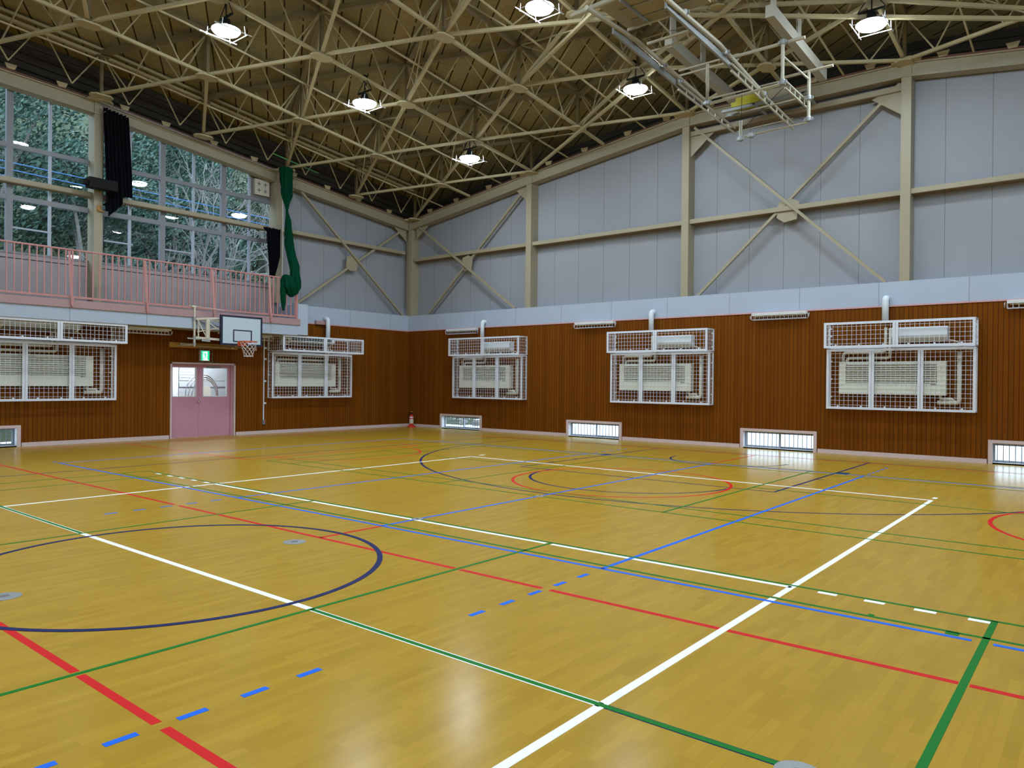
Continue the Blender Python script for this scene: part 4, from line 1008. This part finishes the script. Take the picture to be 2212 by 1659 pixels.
# green net
nt = empty('safety_net', (XL + .55, 13.3, 3.7), 'green safety net gathered in a long bundle at the gallery end', 'net')
def netbody(pts, rads, mat, name, flutes=9, amp=.18, seed=1):
    n = 36; mb = MB(); vs = []; fs = []
    for i, (p, r) in enumerate(zip(pts, rads)):
        for k in range(n):
            a = 2 * PI * k / n; rr = r * (1 + amp * math.sin(flutes * a + i * .15 + seed) + .06 * math.sin(23 * a + i))
            vs.append((p[0] + rr * .8 * math.cos(a), p[1] + rr * math.sin(a), p[2]))
    for i in range(len(pts) - 1):
        for k in range(n): fs.append((i * n + k, i * n + (k + 1) % n, (i + 1) * n + (k + 1) % n, (i + 1) * n + k))
    mb.add(vs, fs); return mb.build(name, mat, nt, smooth=True)
X0 = XL + .55
def prof(keys, N):
    out_p, out_r = [], []
    for i in range(N + 1):
        z = keys[0][0] + (keys[-1][0] - keys[0][0]) * i / N
        for a, b in zip(keys[:-1], keys[1:]):
            if (a[0] >= z >= b[0]) or (a[0] <= z <= b[0]):
                t = (z - a[0]) / (b[0] - a[0]); t = t * t * (3 - 2 * t)
                out_p.append((X0 + a[3] + (b[3] - a[3]) * t, a[1] + (b[1] - a[1]) * t, z)); out_r.append(a[2] + (b[2] - a[2]) * t); break
    return out_p, out_r
p_, rr_ = prof([(8.18, 13.27, .19, 0), (7.4, 13.30, .16, 0), (6.95, 13.31, .05, 0), (6.90, 13.31, .035, 0)], 18); netbody(p_, rr_, NET, 'upper_bundle')
p_, rr_ = prof([(6.90, 13.31, .035, 0), (6.5, 13.36, .09, 0), (5.9, 13.40, .13, 0), (5.0, 13.40, .14, .30), (4.5, 13.36, .15, .42), (4.28, 13.30, .10, .42)], 26); netbody(p_, rr_, NET, 'lower_bundle')
p_, rr_ = prof([(4.84, 13.02, .05, .42), (4.76, 13.06, .17, .42), (4.50, 13.15, .25, .42), (4.30, 13.2, .17, .42), (4.18, 13.2, .05, .42)], 12); netbody(p_, rr_, NET, 'folded_loop', seed=3)
p_, rr_ = prof([(4.72, 12.92, .06, .42), (4.3, 12.90, .08, .44), (3.95, 12.92, .06, .44), (3.75, 12.92, .03, .44)], 10); netbody(p_, rr_, NET, 'hanging_tail', seed=5)
p_, rr_ = prof([(8.1, 13.33, .26, 0), (7.3, 13.34, .20, 0), (6.92, 13.31, .05, 0)], 16); netbody(p_, rr_, NETL, 'loose_mesh', seed=2)
p_, rr_ = prof([(6.9, 13.32, .05, 0), (6.3, 13.44, .18, 0), (5.3, 13.48, .20, 0), (4.6, 13.44, .16, .05)], 20); netbody(p_, rr_, NETL, 'loose_mesh', seed=4)
o = empty('net_rope', (X0, 13.2, 4.6), 'thin pale rope hanging beside the green net', 'rope')
mb = MB(); mb.tube([(X0 - .1, 13.2, 8.0), (X0 - .1, 13.24, 6.4), (X0 - .1, 13.23, 4.7)], .015, 6); mb.build('rope', PIPE, o)
o = empty('net_pole', (-19.5, 13.4, 8.25), 'thin green bar held under the truss above the green net', 'pole')
mb = MB(); mb.tube([(-19.22, 12.45, 8.32), (-19.81, 14.49, 8.30)], .018, 8); mb.build('bar', GREENP, o)

# ------------------------------------------------------------------ high-bay lamps
def make_lamp(x, y, z, lab):
    o = empty('high_bay_lamp', (x, y, z), lab, 'lamp', 'high bay lamps under the truss')
    MB().lathe((x, y, z), [(.29, .0), (.29, .02), (.20, .07), (.10, .12), (.08, .22), (.05, .23)], 20).build('housing', BLACKM, o)
    MB().lathe((x, y, z), [(.02, -.10), (.15, -.095), (.25, -.06), (.29, -.015), (.29, .0)], 24).build('lens', LAMPE, o, smooth=True)
    mb = MB()
    for dx in (-.30, .30):
        mb.tube([(x + dx, y - .42, z - .07), (x + dx, y + .42, z - .07)], .012, 6)
        for dy in (-.27, .27): mb.tube([(x + dx, y + dy, z - .10), (x + dx, y + dy * .9, z + .08)], .008, 6)
    for dy in (-.32, .32): mb.tube([(x - .30, y + dy, z - .07), (x + .30, y + dy, z - .07)], .008, 6)
    mb.build('guard_bars', ACW2, o)
    mb = MB(); zz = zt(x, y); mb.tube([(x, y, z + .22), (x, y, zz)], .014, 8); mb.tube([(x - .25, y, z + .3), (x - .05, y + .02, zz)], .01, 6); mb.tube([(x + .25, y, z + .3), (x + .05, y + .02, zz)], .01, 6); mb.box(x - .25, x + .25, y - .02, y + .02, z + .26, z + .29)
    mb.build('hanger', BLACKM, o)
    mb = MB(); mb.lathe((x - .12, y + .1, zz + .12), [(.03, -.06), (.07, -.04), (.07, .04), (.03, .06)], 12); mb.build('junction_box', BLACKM, o)
    return o
lab_l = {(0, 0): 'lit lamp hanging in the far corner bay of the truss', (0, 1): 'lit lamp in the row nearest the left wall, middle of three', (0, 2): 'lit lamp at the upper left above the gallery windows', (1, 0): 'lit lamp hanging just left of the folded ceiling goal', (1, 1): 'lit lamp touching the top edge of the picture', (2, 0): 'lit lamp at the upper right beyond the folded ceiling goal'}
for i, x in enumerate((-14.55, -9.10, -3.78, 1.6)):
    for j, y in enumerate((15.9, 12.0, 8.28, 3.3, -1.6, -6.6)):
        z = zt(x, y) - .58
        make_lamp(x, y, z, lab_l.get((i, j), 'lamp outside the picture, %s row, %s' % (['left wall', 'left middle', 'right middle', 'far right'][i], ['nearest the right wall', 'second along', 'third along', 'over the camera', 'behind the camera', 'by the back wall'][j])))

# ------------------------------------------------------------------ ceiling-hung folded goal
rg = empty('ceiling_goal_rig', (-6.4, 15, 7.1), 'white tubular ceiling basketball rig folded up under the truss', 'folded goal')
RT = plain('rig_white_tube', (.38, .35, .27), .5)
def lad(mb, p, q, dz, r, n, r2=None):
    p, q = Vector(p), Vector(q); o_ = Vector((0, 0, -dz)); mb.tube([p, q], r, 10); mb.tube([p + o_, q + o_], r2 or r, 10)
    for i in range(1, n): t = p.lerp(q, i / n); mb.tube([t, t + o_], r * .6, 6)
MBt = MB(); MBt.tube([(-7.3, 11.0, 8.32), (-7.3, 12.75, 8.38), (-7.3, 16.0, 8.15)], .045, 10); MBt.build('left_rail', RT, rg)
mb = MB(); mb.bar((-7.36, 12.0, 8.30), (-7.36, 15.9, 8.06), .05, .12); mb.bar((-6.06, 11.6, 8.22), (-6.06, 15.8, 8.08), .05, .12); mb.build('channel', STEEL, rg)
mb = MB(); lad(mb, (-7.28, 14.55, 8.10), (-7.28, 17.6, 7.98), .13, .024, 8); mb.build('left_ladder', RT, rg)
mb = MB(); mb.tube([(-6.0, 11.3, 8.26), (-6.0, 13.7, 8.28), (-6.0, 16.2, 8.02)], .045, 10); mb.build('right_rail', RT, rg)
mb = MB(); lad(mb, (-6.0, 14.3, 8.10), (-6.0, 18.0, 7.94), .14, .026, 10); mb.build('right_ladder', RT, rg)
mb = MB(); lad(mb, (-7.45, 14.9, 8.53), (-6.1, 14.9, 8.53), .11, .022, 2); mb.tube([(-6.2, 14.9, 8.50), (-4.75, 14.9, 8.50)], .035, 10); mb.build('upper_crossbar', RT, rg)
mb = MB(); mb.tube([(-7.3, 16.3, 8.32), (-5.6, 16.3, 8.32)], .022, 8); mb.tube([(-7.35, 16.3, 8.2), (-5.6, 16.3, 8.24)], .03, 8); mb.tube([(-5.5, 15.9, 8.22), (-4.5, 15.9, 8.22)], .032, 8); mb.build('lower_crossbar', RT, rg)
for a, b in (((-5.15, 14.8, 8.5), (-5.15, 14.8, 7.65)), ((-6.78, 14.9, 8.5), (-6.78, 14.9, 7.65)), ((-4.98, 15.9, 8.22), (-4.98, 15.9, 7.20)), ((-6.44, 15.9, 7.5), (-6.44, 15.9, 7.08))): MB().tube([a, b], .035, 10).build('drop_post', RT, rg)
mb = MB(); lad(mb, (-5.1, 14.8, 7.70), (-5.1, 16.3, 7.70), .14, .022, 5); mb.tube([(-5.15, 14.8, 8.2), (-4.98, 15.9, 8.05)], .022, 8); mb.build('short_ladder', RT, rg)
for a, b, r in (((-6.35, 15.9, 7.14), (-5.0, 15.9, 7.16), .02), ((-6.5, 15.9, 7.28), (-5.3, 15.9, 7.30), .012), ((-6.8, 14.9, 7.66), (-5.15, 14.8, 7.66), .022), ((-6.5, 16.0, 7.72), (-5.0, 16.0, 7.74), .02)): MB().tube([a, b], r, 8).build('bottom_bar', RT, rg)
mb = MB(); mb.tube([(-7.35, 13.3, 8.52), (-6.35, 13.3, 8.52)], .03, 8); mb.tube([(-7.35, 13.45, 8.42), (-6.45, 13.45, 8.42), (-6.38, 13.4, 8.47), (-6.36, 13.3, 8.52)], .022, 8)
for t in (-7.1, -6.8, -6.5): mb.tube([(t, 13.3, 8.52), (t, 13.45, 8.42)], .014, 6)
mb.build('small_ladder', RT, rg)
MB().tube([(-7.4, 12.6, 8.55), (-6.3, 12.6, 8.55)], .025, 8).build('spreader_tube', RT, rg); MB().tube([(-7.9, 11.4, 8.5), (-6.3, 11.45, 8.6)], .05, 10).build('spreader_tube', RT, rg)
mb = MB()
for p in ((-7.3, 13.9, 8.25), (-7.3, 14.6, 8.15), (-7.3, 16.0, 8.15), (-6.0, 14.0, 8.22), (-6.0, 12.2, 8.3), (-6.0, 16.1, 8.05), (-5.15, 14.8, 7.68), (-4.98, 15.9, 7.66), (-4.98, 15.9, 7.22), (-6.44, 15.9, 7.1), (-6.78, 14.9, 7.68), (-5.15, 14.8, 8.48), (-6.2, 15.9, 7.13), (-7.4, 12.3, 8.4)):
    mb = MB(); mb.lathe((p[0], p[1], p[2] - .05), [(.05, 0), (.06, .02), (.06, .08), (.05, .10)], 10); mb.box(p[0] - .09, p[0] + .09, p[1] - .015, p[1] + .015, p[2] - .03, p[2] + .03); mb.build('clamp', STEEL, rg)
for a, b in (((-6.0, 14.9, 8.5), (-6.44, 15.9, 7.15)), ((-5.6, 16.3, 8.2), (-6.4, 15.9, 7.3)), ((-5.0, 15.9, 7.2), (-6.0, 17.5, 8.0)), ((-6.0, 12.0, 8.2), (-6.9, 12.9, 8.9)), ((-7.1, 13.8, 8.9), (-6.4, 13.2, 8.5))):
    MB().tube([a, b], .006, 5).build('cable', BLACKM, rg)
bbo = MB(); bbo.box(-7.45, -5.75, 11.6, 12.75, 8.62, 8.66)
o2 = bbo.build('folded_backboard', plain('backboard_rear', (.30, .26, .17), .6), rg)
mb = MB(); mb.box(-7.2, -6.0, 11.95, 11.99, 8.60, 8.62); mb.box(-7.2, -6.0, 12.40, 12.44, 8.60, 8.62); mb.box(-7.0, -6.96, 11.6, 12.75, 8.57, 8.62); mb.box(-6.3, -6.26, 11.6, 12.75, 8.57, 8.62); mb.build('board_stiffener', STEEL, o2)
for xb, lb in ((-7.35, 'a'), (-5.2, 'b')):
    mb = MB(); mb.bar((xb, 14.2, 8.88), (xb, 17.6, 8.74), .17, .24); mb.build('carrier_beam', plain('carrier_grey', (.36, .33, .27), .5), rg)
    mb = MB()
    for yv in (14.4, 15.9): mb.box(xb - .02, xb + .02, yv - .11, yv + .11, 8.9, zt(xb, yv) + .1)
    mb.build('hanger_plate', plain('carrier_grey', (.36, .33, .27), .5), rg)
wn = empty('goal_winch', (-7.1, 18.2, 8.65), 'yellow winch box on a grey shelf below the edge beam', 'winch')
mb = MB(); mb.box(-7.55, -6.85, 18.0, 18.4, 8.66, 8.94); mb.box(-6.75, -6.62, 18.0, 18.4, 8.70, 8.98); mb.build('cover', YELLOW, wn)
mb = MB(); mb.box(-6.62, -6.15, 18.05, 18.35, 8.68, 8.90); mb.build('motor', PIPE, wn)
mb = MB(); mb.box(-7.8, -5.65, 18.0, 18.06, 8.58, 8.65); mb.box(-7.8, -5.65, 18.34, 18.40, 8.58, 8.65); mb.box(-7.0, -6.94, 18.0, YR, 8.60, 8.64); mb.box(-5.8, -5.74, 18.0, YR, 8.60, 8.64); mb.build('shelf', STEEL, wn)

# ------------------------------------------------------------------ outdoors
gd = MB()
gd.box(XL - .25, XE + 60, YR + .22, YR + 90, -.35, -.10)
tag(gd.build('ground_yard', CONC), 'pale concrete yard outside the low windows of the right wall', 'ground', kind='structure')
tag(MB().box(XE + .3, XE + 60, YB - 40, YR + .2, -.35, -.10).build('ground_side', CONC), 'pale ground beyond the wall behind the camera', 'ground', kind='structure')
mb = MB(); NX, NY = 40, 60; vs = []; fs = []
for i in range(NX + 1):
    for j in range(NY + 1):
        x = -23.4 - 42 * i / NX; y = -30 + 95 * j / NY; t = max(0, -x - 25.5)
        z = -.1 + t * .62 + (1.0 * math.sin(y * .35 + x * .2) + .7 * math.sin(y * .9 - x * .5) + random.uniform(-.25, .25)) * min(1, t / 4)
        vs.append((x, y, z))
for i in range(NX):
    for j in range(NY): a = i * (NY + 1) + j; fs.append((a, a + 1, a + NY + 2, a + NY + 1))
mb.add(vs, fs); tag(mb.build('terrain', GROUND, smooth=True), 'wooded slope rising behind the gallery windows', 'hillside', kind='structure')
def hz(x, y): return -.1 + max(0, -x - 25.5) * .62
def leaf_cloud(mb, c, rx, ry, rz, n, s):
    c = Vector(c)
    for _ in range(n):
        while True:
            v = Vector((random.uniform(-1, 1), random.uniform(-1, 1), random.uniform(-1, 1)))
            if .35 < v.length < 1: break
        p = c + Vector((v.x * rx, v.y * ry, v.z * rz))
        a = Vector((random.gauss(0, 1), random.gauss(0, 1), random.gauss(0, 1))).normalized(); b = a.orthogonal().normalized(); cc = a.cross(b)
        q = s * random.uniform(.6, 1.3)
        mb.add([p - b * q, p - cc * q * .4, p + b * q, p + cc * q * .4], [(0, 1, 2, 3)])
def leafy(name, x, y, h, r, mat, lab, n=5200, s=.16, grp='trees on the slope behind the windows'):
    z0 = hz(x, y) - .5; o = empty(name, (x, y, z0), lab, 'tree', grp)
    mb = MB(); blobs = []
    for i in range(16):
        a = random.uniform(0, 2 * PI); rr = r * random.uniform(.15, .75); zz = z0 + h * random.uniform(.18, .92)
        blobs.append((x + rr * math.cos(a), y + rr * math.sin(a), zz, r * random.uniform(.35, .55)))
    for b in blobs: leaf_cloud(mb, b[:3], b[3], b[3], b[3] * .8, n // 16, s)
    mb.build('foliage', mat, o, recalc=False)
    tk = MB(); tk.tube([(x, y, z0), (x + .2, y, z0 + h * .4), (x - .1, y + .2, z0 + h * .8)], .2, 8, radii=[.24, .17, .06])
    for b in blobs[:9]: tk.tube([(x, y, z0 + h * .3), ((x + b[0]) / 2, (y + b[1]) / 2, (z0 + h * .3 + b[2]) / 2 + .3), b[:3]], .05, 6, radii=[.09, .06, .02])
    tk.build('trunk', BARK, o)
def bare(x, y, h, lab, depth=6, lean=(0, 0), th=.16):
    z0 = hz(x, y) - .4; o = empty('bare_tree', (x, y, z0), lab, 'tree', 'leafless trees behind the windows'); mb = MB()
    def br(p, d, L, r, k):
        mid = p + d * L * .5 + Vector((random.gauss(0, .06), random.gauss(0, .06), random.gauss(0, .04))) * L
        q = p + d * L + Vector((random.gauss(0, .05), random.gauss(0, .05), 0)) * L
        mb.tube([p, mid, q], r, 5 if k < 4 else 6, caps=False, radii=[r, r * .85, r * .68])
        if k == 0: return
        for _ in range(3 if k > 1 else 2):
            nd = (d + Vector((random.gauss(0, .5), random.gauss(0, .5), random.gauss(.06, .32)))).normalized()
            br(p.lerp(q, random.uniform(.55, 1)), nd, L * random.uniform(.62, .85), r * .6, k - 1)
    br(Vector((x, y, z0)), Vector((lean[0], lean[1], 1)).normalized(), h * .30, th, depth)
    mb.build('branches', BARK, o, recalc=False)
random.seed(11)
ev = [(-31, 8.5, 12, 3.6), (-34, 13.5, 14, 4.2), (-30, 14.8, 9.5, 3.0), (-38, 18.5, 16, 4.6), (-36, 6.0, 15, 4.4), (-33, 17.5, 10, 3.2), (-29.5, 11.4, 9, 2.9), (-31, 2.0, 13, 4)]
evl = ['dark glossy evergreen tree filling the left gallery window', 'tall evergreen tree behind the black curtain', 'rounded evergreen tree right of the black curtain', 'large evergreen tree higher up the slope', 'tall evergreen at the left picture edge, up the slope', 'evergreen tree behind the middle gallery panes', 'low evergreen tree close behind the gallery column', 'evergreen tree outside the picture on the left']
for (x, y, h, r), l in zip(ev, evl): leafy('evergreen_tree', x, y, h, r, LEAF1, l, n=15000, s=.095)
ol = [(-36, 23.5, 14, 4.4), (-40, 29, 15, 4.8), (-44, 13, 18, 5.5), (-46, 22, 19, 5.5), (-33, 21, 7.5, 2.8)]
oll = ['olive green tree behind the right gallery panes', 'pale olive tree beyond the ventilation fan', 'distant olive tree high on the slope, left', 'distant olive tree high on the slope, right', 'low olive tree under the bare branches']
for (x, y, h, r), l in zip(ol, oll): leafy('olive_tree', x, y, h, r, LEAF2, l, n=10000, s=.11)
for (x, y, h, l, lean) in ((-27.5, 14.5, 11, 'bare branching tree close behind the middle gallery panes', (0, .1)), (-29, 18.2, 10, 'bare tree behind the rightmost gallery panes', (0, -.2)), (-31, 21.5, 11, 'bare pale tree behind the short black curtain', (0, 0)), (-27.3, 10.2, 9, 'bare tree leaning behind the tall black curtain', (.1, .5))):
    bare(x, y, h, l, 5, lean, .12)
sb = MB()
for _ in range(150):
    x = random.uniform(-50, -28); y = random.uniform(0, 40); leaf_cloud(sb, (x, y, hz(x, y) + .6), 1.5, 1.5, .9, 110, .12)
tag(sb.build('undergrowth', LEAF1, recalc=False), 'dark green undergrowth covering the slope', 'undergrowth', kind='stuff')
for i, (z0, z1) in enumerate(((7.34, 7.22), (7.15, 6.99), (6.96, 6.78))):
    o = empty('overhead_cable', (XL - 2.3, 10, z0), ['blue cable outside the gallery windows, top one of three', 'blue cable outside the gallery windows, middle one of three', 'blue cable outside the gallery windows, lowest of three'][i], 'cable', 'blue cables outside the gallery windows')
    mb = MB(); mb.tube([(XL - 2.3, -6, z0 + .08), (XL - 2.3, 6.6, z0), (XL - 2.3, 14.3, z1)], .012, 6); mb.tube([(XL - 2.3, 14.3, z1), (XL - 2.3, 24, z1 - .05)], .012, 6); mb.build('cable', BLUE_REFL, o)  # thin blue tubes added outside to stand in for reflections in the glass
# planting and stones outside the low corner window
random.seed(5)
tag(MB().box(-27, -19.6, 22.6, 25.5, -.14, -.07).build('ground_garden', GROUND), 'planted garden strip outside the low window nearest the corner', 'ground', kind='structure')
for (x, y, l) in ((-22.8, 24.2, 'leafy garden bush outside the corner low window, left of two'), (-20.4, 24.6, 'leafy garden bush outside the corner low window, right of two')):
    o = empty('garden_bush', (x, y, -.07), l, 'bush', 'garden bushes outside the corner low window')
    mb = MB(); leaf_cloud(mb, (x, y, .40), 1.1, .8, .5, 900, .06); mb.build('foliage', LEAF3, o, recalc=False)
    mb = MB(); mb.tube([(x, y, -.07), (x + .1, y, .4)], .04, 6); mb.build('stem', BARK, o)
for i, (x, y, r) in enumerate(((-22.2, 22.2, .24), (-20.9, 22.6, .20), (-19.9, 22.3, .22))):
    mb = MB(); mb.lathe((x, y, -.07), [(r, 0), (r * 1.05, r * .3), (r * .7, r * .75), (r * .2, r * .9)], 9); tag(mb.build('garden_stone', BARK, smooth=True), ['brown stone outside the corner low window, leftmost of three', 'brown stone outside the corner low window, middle of three', 'brown stone outside the corner low window, rightmost of three'][i], 'stone', 'stones outside the corner low window')
